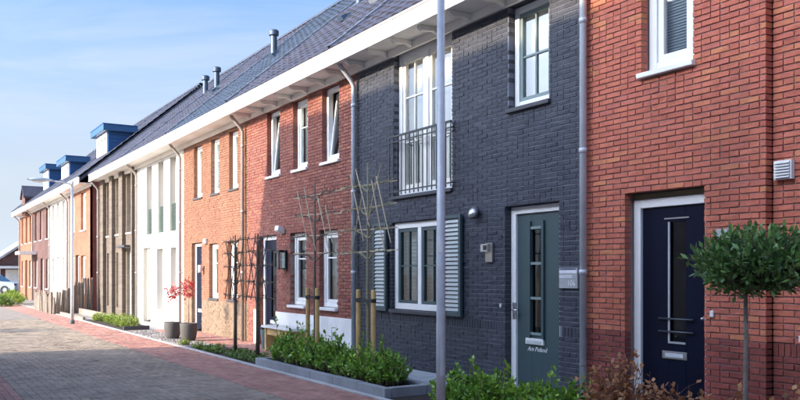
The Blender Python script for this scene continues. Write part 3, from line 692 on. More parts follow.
def skylight(house, P, x0, x1, s0, s1):
    m = MB()
    def bx(xa, xb, sa, sb, h0, h1):
        q = [P(xa, sa, h0), P(xb, sa, h0), P(xb, sb, h0), P(xa, sb, h0), P(xa, sa, h1), P(xb, sa, h1), P(xb, sb, h1), P(xa, sb, h1)]
        n = len(m.v); m.v.extend(q); m.f.extend([tuple(i + n for i in f) for f in ((0, 1, 5, 4), (1, 2, 6, 5), (2, 3, 7, 6), (3, 0, 4, 7), (4, 5, 6, 7))])
    w = .09; bx(x0, x0 + w, s0, s1, -.02, .12); bx(x1 - w, x1, s0, s1, -.02, .12); bx(x0 + w, x1 - w, s0, s0 + w, -.02, .12); bx(x0 + w, x1 - w, s1 - w, s1, -.02, .12)
    sk = m.build('roof_window', flash, house)
    MB().quad(P(x0 + w, s0 + w, .09), P(x1 - w, s0 + w, .09), P(x1 - w, s1 - w, .09), P(x0 + w, s1 - w, .09)).build('pane', mat('skylight_glass', (.05, .08, .12), .08, 0, bump=0, spec=.8), sk)

# ---- house C: purple brick, white plinth
Cc = thing('row_house', 'purple brick terraced house with white plinth and two tilted upper windows', 'house', (-15.5, 0, GZ), 'terraced houses along the street')
opC = [(-17.5, -16.5, -.2, 2.375), (-15.77, -14.98, .875, 2.375), (-14.38, -13.61, .875, 2.375), (-17.03, -16.3, 3.6875, 5.125), (-15.62, -14.93, 3.6875, 5.125), (-14.25, -13.53, 3.6875, 5.125)]
brick_wall(Cc, XD, XC, 5.25, opC, purp_b, purp_m, None, nshow=300)
for (p, q_) in ((XD + .42, -17.5), (-16.5, XC - .03)):
    bevel(MB().box(p, q_, -.025, -.003, -.12, .70).build('plinth', plinth_w, Cc), .006, 1)
interior(Cc, XD, XC, 5.25)
for (a_, b_, t) in ((-17.03, -16.3, .10), (-15.62, -14.93, 0), (-14.25, -13.53, .12)):
    window(Cc, a_, b_, 3.6875, 5.125, fw=.08, sash=white, sw=.055, rows=None if t else [.62], tilt=t, sill=white, cover=(lambda w, a, b, c_, d, y: curtain(a, a + (b - a) * .35, c_, d, y + .1, w)) if t else cov_full)
for (a_, b_) in ((-15.77, -14.98), (-14.38, -13.61)):
    window(Cc, a_, b_, .875, 2.375, fw=.085, sash=white, sw=.06, rows=[.66], sill=white, sill_out=.07, cover=lambda w, a, b, c_, d, y: curtain(a, a + (b - a) * .3, c_, d, y, w))
dC, (a, b, z0, z1, y) = door(Cc, -17.5, -16.5, 2.375, navyd, rec=.10, label='dark blue front door with glass slot')
lf = MB(); lf.box(a, -17.1, y, y + .05, z0, z1); lf.box(-16.85, b, y, y + .05, z0, z1); lf.box(-17.1, -16.85, y, y + .05, z0, .55); lf.box(-17.1, -16.85, y, y + .05, 2.05, z1)
lf.build('door_leaf', navyd, dC); MB().box(-17.098, -16.852, y + .02, y + .028, .552, 2.048).build('pane', glassd, dC)
MB().box(-17.14, -16.82, y - .015, y - .001, .40, .48).build('letter_slot', plasticw, dC)
# lantern and floodlight
ln = MB(); ln.box(-16.08, -15.92, -.03, -.003, 1.60, 2.03); lan = ln.build('wall_lantern', black, Cc)
ln = MB(); ln.ring(-16.11, -15.89, 1.64, 1.98, .022, -.21, -.19); ln.ring(-16.11, -15.89, 1.64, 1.98, .022, -.055, -.035); ln.box(-16.11, -15.89, -.21, -.035, 1.981, 2.0); ln.box(-16.11, -15.89, -.21, -.035, 1.62, 1.639); ln.box(-16.07, -15.93, -.18, -.06, 2.001, 2.03)
ln.build('lantern_cage', black, lan); MB().box(-16.085, -15.915, -.186, -.058, 1.645, 1.975).build('lantern_glass', glass_mat('lantern_pane', (.75, .85, .86), .7, .12), lan)
fl = MB().prism([(-.003, 2.38), (-.06, 2.38), (-.17, 2.45), (-.15, 2.56), (-.003, 2.50)], -16.22, -16.03, 'x').build('floodlight', plasticw, Cc); bevel(fl, .01, 1)
eaves(Cc, XD, XC, brackets=[-9.38 + .78 * i for i in range(-11, -4)])
downpipe(Cc, -18.36, 5.25, mm=litpipe)
rC, stC, PC, _ = roof(Cc, XD, XC, tile_a); stC(XD)
skylight(Cc, PC, -14.9, -14.0, 2.6, 4.0)

# ---- house D: orange brick, tan plinth
Dd = thing('row_house', 'sunlit orange brick terraced house with tan brick base and dark blue door', 'house', (-20.7, 0, GZ), 'terraced houses along the street')
opD = [(-22.55, -21.68, -.2, 2.375), (-21.04, -20.33, .875, 2.3125), (-19.60, -18.92, .875, 2.3125)] + [(p, q_, 3.625, 5.0625) for p, q_ in ((-22.34, -21.63), (-20.88, -20.25), (-19.5, -18.87))]
brick_wall(Dd, XE, XD, 5.25, opD, oran_b, oran_m, tan_b, .8125, rowlock=False, nshow=0)
interior(Dd, XE, XD, 5.25)
for i, (p, q_) in enumerate(((-22.34, -21.63), (-20.88, -20.25), (-19.5, -18.87))):
    window(Dd, p, q_, 3.625, 5.0625, fw=.07, sw=.05, rows=[.62] if i == 1 else None, sill=stoned, sill_out=.03, cover=cov_full if i != 1 else cov_blind)
for (p, q_) in ((-21.04, -20.33), (-19.60, -18.92)): window(Dd, p, q_, .875, 2.3125, fw=.07, sw=.05, rows=[.66], sill=stoned, sill_out=.03, cover=cov_full)
dD, (a, b, z0, z1, y) = door(Dd, -22.55, -21.68, 2.375, navyd, rec=.10, label='dark blue front door with steel handle')
lf = MB().box(a, b, y, y + .05, z0, z1).build('door_leaf', navyd, dD)
for i in range(4): MB().box(-22.05, -21.9, y - .012, y - .001, .75 + i * .38, .98 + i * .38).build('pane', mat('door_pane', (.02, .03, .05), .1, 0, bump=0), dD)
MB().box(-22.36, -22.06, y - .012, y - .001, .45, .54).build('letter_slot', plasticw, dD)
q = MB(); q.smooth = True; q.lathe(-21.5, -.10, [(0, 1.55), (.05, 1.55), (.055, 1.60), (.055, 1.75), (0, 1.76)], 14); q.box(-21.53, -21.47, -.08, -.003, 1.60, 1.68); q.build('wall_lamp', plasticw, Dd)
q = MB(); q.box(-21.36, -21.16, -.06, -.003, 2.33, 2.46); q.build('floodlight', plasticw, Dd)
eaves(Dd, XE, XD, brackets=None); downpipe(Dd, -23.42, 5.25, mm=litpipe)
rD, stD, PD, _ = roof(Dd, XE, XD, tile_b); stD(XE)

# ---- house E: white stucco
Ee = thing('row_house', 'white rendered terraced house with three tall upper windows', 'house', (-26, 0, GZ), 'terraced houses along the street')
upE = [(-27.45, -26.80), (-26.06, -25.42), (-24.72, -24.05)]
opE = [(p, q_, 2.8125, 5.0625) for p, q_ in upE] + [(-27.85, -26.95, -.2, 2.375), (-26.18, -25.52, .375, 2.3125), (-24.62, -24.08, .875, 2.3125)]
mortar_wall(XF, XE, -.15, 5.25, opE, 0.0, .27, 0.0).build('rendered_wall', stucco, Ee); interior(Ee, XF, XE, 5.25)
for (p, q_) in upE:
    w = window(Ee, p, q_, 2.8125, 5.0625, fw=.06, rec=.17, sw=.05, frame=cream, gl=glasso); MB().box(p + .01, q_ - .01, .05, .062, 2.83, 3.65).build('glass_guard', glassg, w)
window(Ee, -26.18, -25.52, .375, 2.3125, fw=.06, rec=.17, frame=cream, gl=glasso); window(Ee, -24.62, -24.08, .875, 2.3125, fw=.06, rec=.17, frame=cream, gl=glasso)
dE, (a, b, z0, z1, y) = door(Ee, -27.85, -26.95, 2.375, cream, cream, rec=.12, label='pale olive front door with small dark panes')
MB().box(a, b, y, y + .05, z0, z1).build('door_leaf', mat('olive_paint', (.36, .37, .26), .5), dE)
for i in range(4): MB().box(-27.25, -27.12, y - .012, y - .001, .45 + i * .45, .70 + i * .45).build('pane', MC['door_pane'], dE)
MB().box(-26.72, -26.62, -.04, -.003, 1.45, 1.75).build('wall_lamp', plasticw, Ee)
eaves(Ee, XF, XE); downpipe(Ee, -28.55, 5.25, mm=litpipe)
rE, stE, PE, _ = roof(Ee, XF, XE, tile_a); stE(XF)

# ---- house F: taupe brick with piers
Ff = thing('row_house', 'taupe brick terraced house with projecting piers, end of the first block', 'house', (-31.5, 0, GZ), 'terraced houses along the street')
upF = [(-33.55, -32.75), (-31.95, -31.15), (-30.25, -29.45)]
opF = [(p, q_, 3.0, 5.125) for p, q_ in upF] + [(p, q_, .25, 2.3125) for p, q_ in upF[:2]] + [(-30.25, -29.25, -.2, 2.375)]
brick_wall(Ff, XF2, XF, 5.25, opF, taup_b, taup_m, None, nshow=0); interior(Ff, XF2, XF, 5.25)
for (p, q_) in ((-34.40, -33.70), (-32.6, -32.1), (-31.0, -30.42), (-29.1, -28.95)):
    pr = MB()
    for k in range(-1, 84):
        z = k * PITCH; pr.box(p, q_, -.13 + R.gauss(0, .002), -.004, z + .006, z + .0565, back=False)
    pm = MB().box(p + .005, q_ - .005, -.122, .0, -.12, 5.24).build('pier', taup_m, Ff); pr.build('pier_brickwork', taup_b, pm, kind='stuff')
for i, (p, q_) in enumerate(upF): window(Ff, p, q_, 3.0, 5.125, fw=.08, rec=.14, sash=white, rows=[.4], sill=white, cover=cov_full if i == 2 else cov_curt(.6))
for (p, q_) in upF[:2]: window(Ff, p, q_, .25, 2.3125, fw=.08, rec=.14, sash=white, cover=cov_curt(.5))
dF, (a, b, z0, z1, y) = door(Ff, -30.25, -29.25, 2.375, white, label='white front door under a small dark canopy')
MB().box(a, b, y, y + .05, z0, z1).build('door_leaf', white, dF); MB().box(-29.75, -29.6, y - .01, y - .001, .7, 2.0).build('pane', MC['door_pane'], dF)
MB().box(-30.5, -29.15, -.34, -.135, 2.45, 2.52).build('canopy', stoned, Ff)
eaves(Ff, XF2 - .12, XF); downpipe(Ff, -34.3, 5.25, yo=-.12, mm=litpipe)
rF, stF, PF, _ = roof(Ff, XF2, XF, tile_a, verge=(True, False)); stF(XF2 - .05, .12)
gable(Ff, XF2, XF2 + .12, brickmap_mat('taupe_gable', [(.21, .18, .145), (.26, .22, .175)], (.26, .235, .2)))

# ---- flues on the roofs
def flue(label, x, yy, h=.66):
    zb = EAVE_Z + (yy - EAVE_Y) * (RIDGE_Z - EAVE_Z) / (RIDGE_Y - EAVE_Y) + .05
    t = thing('roof_flue', label, 'flue', (x, yy, zb - .1), 'flue pipes on the roofs')
    m = MB(); m.smooth = True; m.lathe(x, yy, [(.095, zb - .25), (.095, zb + h - .16)], 18); m.build('pipe', fluem, t)
    m = MB(); m.lathe(x, yy, [(.0, zb + h - .15), (.15, zb + h - .15), (.15, zb + h - .02), (.12, zb + h + .01), (0, zb + h + .02)], 18); m.build('cowl', fluem, t)
    m = MB(); m.box(x - .18, x + .18, yy - .16, yy + .16, zb - .30, zb + .02); m.v = [(v[0], v[1], v[2] + (v[1] - yy) * .858) for v in m.v]; m.build('flashing_collar', fluem, t)
flue('blue roof flue on its own above the orange brick house', -22.7, 2.55)
flue('blue roof flue, the right one of the close pair', -27.85, 2.55); flue('blue roof flue, the left one of the close pair', -28.95, 2.50, .62)
flue('blue roof flue cut by the top edge of the photo', -17.45, 2.6)
for (P_, x, s_) in ((PD, -20.9, 3.0), (PC, -15.9, 2.4), (PE, -25.5, 2.8)):        # small tile vents
    hs = {id(PD): rD, id(PC): rC, id(PE): rE}[id(P_)]
    m = MB(); c0 = [P_(x - .12, s_, .06), P_(x + .12, s_, .06), P_(x + .12, s_ + .3, .06), P_(x - .12, s_ + .3, .06)]; c1 = [P_(x - .10, s_, .16), P_(x + .10, s_, .16), P_(x + .10, s_ + .28, .09), P_(x - .10, s_ + .28, .09)]
    m.v = c0 + c1; m.f = [(0, 1, 5, 4), (1, 2, 6, 5), (2, 3, 7, 6), (3, 0, 4, 7), (4, 5, 6, 7)]; m.build('tile_vent', fluem, hs)

# ------------------------------------------------------------------ second block of houses, farther down the street
YB = -.25
def far_house(label, x0, x1, wm, tm, ups, downs, doorx, doorm, dorm=None, verge=(False, False), frame=white, pipe=None):
    h = thing('row_house', label, 'house', ((x0 + x1) / 2, YB, GZ), 'terraced houses along the street')
    ops = [(p, q_, 3.4, 5.05) for p, q_ in ups] + [(p, q_, .7, 2.3) for p, q_ in downs] + [(doorx, doorx + 1.0, -.2, 2.35)]
    mortar_wall(x0, x1, -.15, 5.25, ops, YB, .27, 0).build('brick_wall' if wm is not stucco else 'rendered_wall', wm, h)
    interior(h, x0, x1, 5.25, .02)
    for p, q_ in ups: window(h, p, q_, 3.4, 5.05, yf=YB, fw=.08, rows=[.5], sill=white, frame=frame, cover=cov_curt(.9))
    for p, q_ in downs: window(h, p, q_, .7, 2.3, yf=YB, fw=.08, sill=white, frame=frame, cover=cov_curt(.6))
    d, (a, b, z0, z1, y) = door(h, doorx, doorx + 1.0, 2.35, doorm, yf=YB); MB().box(a, b, y, y + .05, z0, z1).build('door_leaf', doorm, d)
    eaves(h, x0 - (.1 if verge[0] else 0), x1 + (.3 if verge[1] else 0), yo=YB)
    if pipe is not None: downpipe(h, pipe, 5.25, yo=YB, mm=litpipe)
    r, st, P, _ = roof(h, x0, x1, tm, yo=YB, verge=verge); st(x0, .1)
    if dorm:
        dx0, dx1, dyf, zt = dorm
        k = (RIDGE_Z - EAVE_Z) / (RIDGE_Y - EAVE_Y); zr = lambda yy: EAVE_Z + (yy - YB - EAVE_Y) * k
        yb = (zt - EAVE_Z) / k + EAVE_Y + YB
        cheek = lambda xx: MB().prism([(dyf, zr(dyf) - .1), (yb, zr(yb) - .1), (yb, zt), (dyf, zt)], xx, xx + .10, 'x')
        dm = cheek(dx1 - .10).build('dormer', blue, h); cheek(dx0).build('cheek', blue, dm)
        nb = int((zt - zr(dyf)) / .17)
        for i in range(1, nb + 1):                       # cladding boards of the cheek
            z = zr(dyf) + i * .17; ye = (z - EAVE_Z) / k + EAVE_Y + YB
            if z < zt - .02: MB().box(dx1 + .001, dx1 + .018, dyf + .012, ye + .15, z - .005, z + .15).build('cladding_board', blue, dm)
        bevel(MB().box(dx0 - .22, dx1 + .22, dyf - .25, yb + .05, zt, zt + .26).build('dormer_roof', bluel, dm), .01, 1)
        MB().box(dx0 - .23, dx1 + .23, dyf - .26, yb + .05, zt + .262, zt + .30).build('roof_edge', blue, dm)
        window(h, dx0 + .1, dx1 - .1, zr(dyf) + .05, zt - .005, yf=dyf - .10, fw=.12, casements=3, rec=.05, cover=cov_full)
    return h, r
og = brickmap_mat('far_orange_brick', [(.27, .098, .05), (.32, .12, .06)], (.22, .15, .11))
pg = brickmap_mat('far_purple_brick', [(.095, .042, .036), (.125, .055, .046)], (.11, .085, .078))
rg_ = brickmap_mat('far_red_brick', [(.24, .05, .035), (.28, .065, .045)], (.2, .14, .12))
Gh, _ = far_house('orange brick house with large dormer tinted blue by shade, first past the gap', -40.7, -35.6, og, tile_a, [(-40.0, -39.2), (-37.6, -36.5)], [(-40.2, -39.2), (-37.6, -36.5)], -38.9, navyd, (-38.45, -36.2, .6, 7.64), (False, True), pipe=-40.6)
gable(Gh, -35.72, -35.605, rg_, yo=YB)
Hh, _ = far_house('white rendered house between the orange and purple brick houses', -46.2, -40.7, stucco, tile_a, [(-45.5, -44.8), (-44.0, -43.3), (-42.4, -41.7)], [(-45.5, -44.8), (-42.4, -41.5)], -44.2, white, (-45.9, -43.6, .3, 7.16), pipe=-46.0)
Jh, _ = far_house('purple brick house with white porch canopy, second from the far end', -52.6, -46.2, pg, tile_a, [(-51.9, -51.1), (-49.9, -49.1), (-47.6, -46.8)], [(-51.9, -50.9), (-47.7, -46.8)], -49.6, navyd, (-52.2, -50.2, .3, 7.5), pipe=-52.4)
MB().box(-52.9, -51.0, YB - .95, YB - .02, 2.62, 2.80).build('porch_canopy', white, Jh)
Kh, _ = far_house('orange brick house at the far end of the second block', -58.8, -52.6, og, tile_a, [(-58.0, -57.2), (-56.0, -55.2), (-54.2, -53.4)], [(-58.0, -57.0), (-54.4, -53.4)], -56.2, navyd, None, (True, False), pipe=-58.6)
gm = MB().prism([(-55.1, 5.1), (-53.7, 5.1), (-53.7, 6.2), (-54.4, 6.75), (-55.1, 6.2)], YB - .32, YB + 1.8, 'y'); gm.build('front_gable', pg, Kh)
MB().prism([(-55.25, 6.08), (-54.4, 6.77), (-53.55, 6.08), (-53.55, 6.2), (-54.4, 6.9), (-55.25, 6.2)], YB - .42, YB + 2.2, 'y').build('gable_roof', tile_a, Kh)
gable(Kh, -58.79, -58.68, og, yo=YB)

# ------------------------------------------------------------------ the row across the street (behind the camera): shades the near facades
opp = thing('row_house', 'pale brick terraced block across the street that shades the near facades', 'house', (-2, -12, GZ))
ob = brickmap_mat('opposite_brick', [(.62, .60, .56), (.68, .66, .61)], (.6, .58, .54))
oy, oe, orr, orz, ox0, ox1 = -9.2, 5.36, -14.4, 10.59, -18.77, 34.0
opw = [(ox0 + 1.0 + i * 2.6, ox0 + 2.1 + i * 2.6, z, z + 1.45) for i in range(20) for z in (.9, 3.5)]
mw = MB(); wl2 = mortar_wall(ox0, ox1, -.1, 5.2, opw, 0, .2, 0); wl2.v = [(v[0], oy - v[1], v[2]) for v in wl2.v]; wl2.build('brick_wall', ob, opp)
MB().box(ox0, ox1, -19.4, oy - .25, -.1, 5.15).build('house_core', room, opp)
for o in opw:
    w = MB().ring(o[0], o[1], o[2], o[3], .08, oy - .14, oy - .06).build('window', white, opp)
    MB().quad((o[0] + .08, oy - .1, o[2] + .08), (o[1] - .08, oy - .1, o[2] + .08), (o[1] - .08, oy - .1, o[3] - .08), (o[0] + .08, oy - .1, o[3] - .08)).build('pane', MC['skylight_glass'], w)
k2 = (orz - oe) / 5.6
MB().prism([(-8.8, oe), (orr, orz), (-20.0, oe), (-20.0, oe - .2), (orr, orz - .25), (-8.8, oe - .2)], ox0 - .2, ox1, 'x').build('roof', tile_a, opp)
MB().prism([(oy - .01, 5.15), (orr, orz - .26), (-19.6, 5.15)], ox0 + .005, ox1 - .2, 'x').build('gable_wall', ob, opp)
MB().box(ox0 - .2, ox1, -8.83, -8.79, oe - .26, oe + .02).build('gutter', white, opp)

# ------------------------------------------------------------------ house and car at the end of the street
FH = thing('detached_house', 'dark brick house with pale roof at the far left edge', 'house', (-95, 8, GZ))
fx = -92.0
MB().prism([(1.5, -.2), (1.5, 2.9), (9.5, 8.5), (17.5, 2.9), (17.5, -.2)], fx - 10, fx, 'x').build('brick_wall', pg, FH)
fr_ = mat('pale_roof', (.36, .36, .36), .7, .15, 1.0, .2, 20)
MB().prism([(.9, 2.65), (9.5, 8.75), (18.1, 2.65), (18.1, 2.4), (9.5, 8.45), (.9, 2.4)], fx - 10.4, fx + .4, 'x').build('roof', fr_, FH)
MB().box(fx + .01, fx + 1.4, 1.2, 9, 2.0, 2.25).build('canopy', cream, FH)
for yy in (1.4, 4.6, 8.5): MB().box(fx + 1.1, fx + 1.3, yy, yy + .2, -.1, 2.0).build('post', cream, FH)
for yy in (2.2, 5.6): MB().box(fx + .005, fx + .06, yy, yy + 2.2, -.1, 1.9).build('garage_door', white, FH)

def car(loc, rz):
    t = thing('parked_car', 'white hatchback with teal tinted windows at the far left edge', 'car', loc); t.rotation_euler = (0, 0, rz)
    WL.pop(t.name)
    W = .86
    prof = [(-2.0, .32), (-2.03, .62), (-1.95, .86), (-1.0, .98), (-.85, 1.0), (1.55, 1.02), (1.95, .98), (2.03, .7), (2.0, .32)]
    b = MB(); n = len(prof)
    for s_, in_ in ((-W, 0), (-W + .02, 0), (W - .02, 0), (W, 0)): b.v += [(p[0], s_, p[1]) for p in prof]
    for k in range(3):
        for i in range(n):
            j = (i + 1) % n; b.f.append((k * n + i, k * n + j, (k + 1) * n + j, (k + 1) * n + i))
    b.f.append(tuple(range(n))[::-1]); b.f.append(tuple(3 * n + i for i in range(n)))
    cp = mat('white_car_paint', (.40, .46, .48), .25, .02, 2, 0)
    bevel(b.build('body', cp, t), .06, 3)
    c_ = MB(); c_.v = [(-.95, -W + .04, .97), (1.75, -W + .04, .97), (1.35, -W + .2, 1.45), (-.25, -W + .2, 1.48), (-.95, W - .04, .97), (1.75, W - .04, .97), (1.35, W - .2, 1.45), (-.25, W - .2, 1.48)]
    c_.f = [(0, 1, 2, 3), (5, 4, 7, 6), (1, 5, 6, 2), (4, 0, 3, 7), (3, 2, 6, 7)]
    bevel(c_.build('cabin', cp, t), .05, 2)
    tg = mat('teal_car_glass', (.02, .10, .12), .08, 0, bump=0, spec=.8)
    for sg in (-1, 1):
        g_ = MB(); f0 = lambda x, z: (x, sg * ((W - .04) - (z - .97) / .5 * .16 + .012), z)
        g_.quad(f0(-.72, 1.03), f0(.30, 1.03), f0(.30, 1.40), f0(-.25, 1.40)); g_.quad(f0(.38, 1.03), f0(1.45, 1.03), f0(1.25, 1.38), f0(.38, 1.40)); g_.build('side_window', tg, t)
        for xw in (-1.25, 1.28):
            w = MB(); w.smooth = False; w.lathe(0, 0, [(.19, -.1), (.32, -.1), (.335, -.05), (.335, .05), (.32, .1), (.19, .1)], 24); w.v = [(v[0] + xw, v[2] + sg * (W - .08), v[1] + .335) for v in w.v]; wh = w.build('wheel', rubber, t)
            r_ = MB(); r_.lathe(0, 0, [(.0, .06), (.05, .085), (.19, .07), (.19, -.07)], 20); r_.v = [(v[0] + xw, sg * (v[2] + W - .08), v[1] + .335) for v in r_.v]; r_.build('rim', steel, wh)
    MB().quad((-.97, -.7, 1.0), (-.97, .7, 1.0), (-.33, .58, 1.43), (-.33, -.58, 1.43)).build('windscreen', tg, t)
    for sg in (-1, 1): MB().box(-2.05, -1.96, sg * .72 - .12, sg * .72 + .12, .66, .80).build('headlight', glassd, t); MB().box(1.96, 2.05, sg * .74 - .1, sg * .74 + .1, .70, .90).build('tail_light', mat('red_lens', (.4, .01, .01), .2), t)
car((-69.1, -.9, GZ), math.radians(58 + 180))

# ------------------------------------------------------------------ street furniture
def lamp_post(label, x, y, h, r0=.052, arm=1.05, sticker=False):
    t = thing('street_lamp', label, 'street lamp', (x, y, GZ), 'street lamps along the kerb')
    m = MB(); m.smooth = True; m.tube([(x, y, GZ - .05), (x, y, 1.0), (x, y, 1.02), (x, y, h)], [r0, r0, r0 * .96, r0 * .80], 20); m.build('pole', galv, t)
    m = MB(); m.smooth = True; m.tube([(x, y, h - .06), (x, y - .25, h - .02), (x, y - arm * .55, h + .02)], [.03, .028, .025], 12); m.build('arm', galv, t)
    m = MB(); m.smooth = True; m.tube([(x, y, h - .12), (x, y, h + .04)], r0 * .95, 16); m.build('pole_cap', galv, t)
    hd = MB(); hd.smooth = True; n = 10; seg = 14; L_ = .75; y0 = y - arm * .45
    for i in range(n + 1):
        u = i / n; wd = .17 * math.sin(math.pi * min(max(u, .03), .985)) ** .6; ht = .085 * math.sin(math.pi * min(max(u, .03), .985)) ** .5
        for k in range(seg):
            a = 2 * math.pi * k / seg; zz = math.sin(a); hd.v.append((x + wd * math.cos(a), y0 - u * L_, h + .02 + (ht * zz if zz > 0 else ht * .55 * zz)))
    for i in range(n):
        for k in range(seg): a = i * seg + k; b = i * seg + (k + 1) % seg; hd.f.append((a, b, b + seg, a + seg))
    hd.f.append(tuple(range(seg))); hd.f.append(tuple(n * seg + k for k in range(seg))[::-1])
    lh = hd.build('lamp_head', mat('lamp_head_grey', (.40, .47, .54), .35, .05, metal=.3), t)
    m = MB(); m.smooth = True; m.lathe(0, 0, [(0, -.05), (.10, -.035), (.12, 0)], 16); m.v = [(x + v[0], y0 - L_ * .52 + v[1] * 1.8, h - .01 + v[2]) for v in m.v]; m.build('lens', mat('frosted_lens', (.62, .66, .68), .3, 0, bump=0), lh)
    m = MB(); m.smooth = True; m.lathe(x, y, [(r0 + .025, GZ), (r0 + .025, GZ + .10), (r0 + .002, GZ + .13)], 18); m.build('base_collar', mat('dark_collar', (.06, .065, .07), .6), t)
    an = math.atan2(-CAM_D - y, -x) + .3; ht_ = MB(); rr = r0 + .002
    for k in range(5):
        a0 = an - .5 + 1.0 * k / 4; ht_.v += [(x + rr * math.cos(a0), y + rr * math.sin(a0), .45), (x + rr * math.cos(a0), y + rr * math.sin(a0), .85)]
    for k in range(4): ht_.f.append((2 * k, 2 * k + 2, 2 * k + 3, 2 * k + 1))
    ht_.build('service_hatch', galv, t)
    if sticker:
        st = MB(); rr = r0 * .93 + .0015; an = math.atan2(-CAM_D - y, -x)
        for k in range(5):
            a0 = an - .45 + .9 * k / 4; st.v += [(x + rr * math.cos(a0), y + rr * math.sin(a0), 1.76), (x + rr * math.cos(a0), y + rr * math.sin(a0), 1.85)]
        for k in range(4): st.f.append((2 * k, 2 * k + 2, 2 * k + 3, 2 * k + 1))
        st.build('sticker', plasticw, t)
lamp_post('tall grey lamp pole nearest, in front of the anthracite house', -7.12, -2.10, 4.62, .050, sticker=True)
lamp_post('slim grey street lamp with oval head, standing far off on the left', -27.4, -2.35, 4.42, .055, 1.25)

# ------------------------------------------------------------------ planting
def rnd_dir(r):
    while True:
        v = Vector((r.uniform(-1, 1), r.uniform(-1, 1), r.uniform(-1, 1)))
        if .05 < v.length < 1: return v.normalized()
def add_leaf(mb_, p, d, ln, wd, r, fold=.25):
    """one leaf: two folded halves, pointed ends"""
    side = d.cross(Vector((0, 0, 1)) + rnd_dir(r) * .75)
    if side.length < .05: return
    side.normalize(); up = side.cross(d).normalized()
    a = p; b = p + d * ln; mid = p + d * ln * .5 - up * ln * .06
    l_ = mid + side * wd + up * wd * fold; r_ = mid - side * wd + up * wd * fold
    n = len(mb_.v); mb_.v += [tuple(a), tuple(l_), tuple(b), tuple(r_)]; mb_.f += [(n, n + 1, n + 2), (n, n + 2, n + 3)]
def sprigs(lm, tm, base, tip, r, nl, ln, wd, rad=.006, spread=.9, start=.25):
    """a twig with leaves set along it"""
    base, tip = Vector(base), Vector(tip); ax = tip - base; mid = base + ax * .5 + rnd_dir(r) * ax.length * .08
    if tm is not None: tm.tube([base, mid, tip], [rad, rad * .7, rad * .35], 5, caps=False)
    for i in range(nl):
        u = start + (1 - start) * (i + r.random()) / nl; q = base + ax * u + rnd_dir(r) * .012
        d = (ax.normalized() * .6 + rnd_dir(r) * spread); d.normalize(); add_leaf(lm, q, d, ln * r.uniform(.65, 1.2), wd * r.uniform(.7, 1.2), r)
    add_leaf(lm, tip, (ax.normalized() + rnd_dir(r) * .3).normalized(), ln, wd, r)

def shrub(name, label, cat, spots, seed, lmat, n_sprig, nl, ln, wd, group=None, tmat=None, up=.9, shoots=0):
    """spots: (x, y, z0, radius x, radius y, height) clumps the twigs grow from"""
    r = random.Random(seed); t = thing(name, label, cat, (spots[0][0], spots[0][1], spots[0][2]), group); lm = MB(); tm = MB()
    for (x, y, z0, rx, ry, h) in spots:
        for i in range(n_sprig):
            a = r.uniform(0, 2 * math.pi); q = math.sqrt(r.random()); el = r.random()
            dx, dy = q * math.cos(a), q * math.sin(a); top = (1 - .55 * q * q) * h * r.uniform(.45, 1.05)
            tip = Vector((x + dx * rx, y + dy * ry, z0 + top)); b = tip - Vector((dx * rx * .35 + r.gauss(0, .03), dy * ry * .35 + r.gauss(0, .03), min(top * up, r.uniform(.14, .3))))
            sprigs(lm, tm, b, tip, r, nl, ln, wd)
        for i in range(7): a = r.uniform(0, 6.28); tm.tube([(x + r.gauss(0, .04), y + r.gauss(0, .04), z0 - .03), (x + rx * .4 * math.cos(a), y + ry * .4 * math.sin(a), z0 + h * .6)], [.009, .005], 5, caps=False)
        for i in range(shoots):
            a = r.uniform(0, 6.28); b = Vector((x + rx * .6 * math.cos(a), y + ry * .6 * math.sin(a), z0 + h * .6)); sprigs(lm, tm, b, b + Vector((r.gauss(0, .06), r.gauss(0, .06), h * r.uniform(.45, .75))), r, 9, ln, wd)
    lm.build('foliage', lmat, t, kind='stuff'); tm.build('twigs', tmat or bark, t, kind='stuff'); return t

# planter of concrete blocks
PX0, PX1, PY0, PY1, PZ = -13.47, -8.99, -1.690, -.92, .05
pl = thing('planter', 'long low planter edged with grey concrete blocks by the kerb', 'planter', (-11.2, -1.3, GZ))
def blocks(x0, x1, y0, y1, n, along):
    me = None
    for i in range(n):
        if along == 'x':
            a = x0 + (x1 - x0) * i / n; b = x0 + (x1 - x0) * (i + 1) / n
            o = MB().box(a + .003, b - .003, y0, y1, GZ - .04, PZ + R.gauss(0, .002))
        else:
            a = y0 + (y1 - y0) * i / n; b = y0 + (y1 - y0) * (i + 1) / n
            o = MB().box(x0, x1, a + .003, b - .003, GZ - .04, PZ + R.gauss(0, .002))
        bevel(o.build('edging_block', conc, pl), .008, 2)
blocks(PX0, PX1, PY0, PY0 + .11, 6, 'x'); blocks(PX0, PX1, PY1 - .11, PY1, 6, 'x')
blocks(PX1 - .11, PX1, PY0 + .113, PY1 - .113, 1, 'y'); blocks(PX0, PX0 + .11, PY0 + .113, PY1 - .113, 1, 'y')
sm = MB(); nx, ny = 60, 10
for i in range(nx + 1):
    for j in range(ny + 1):
        x = PX0 + .11 + (PX1 - PX0 - .22) * i / nx; y = PY0 + .11 + (PY1 - PY0 - .22) * j / ny; sm.v.append((x, y, PZ - .05 + .03 * noise.noise((x * 6, y * 6, 0))))
for i in range(nx):
    for j in range(ny): a = i * (ny + 1) + j; sm.f.append((a, a + ny + 1, a + ny + 2, a + 1))
sm.smooth = True; sm.build('soil', soil, pl)
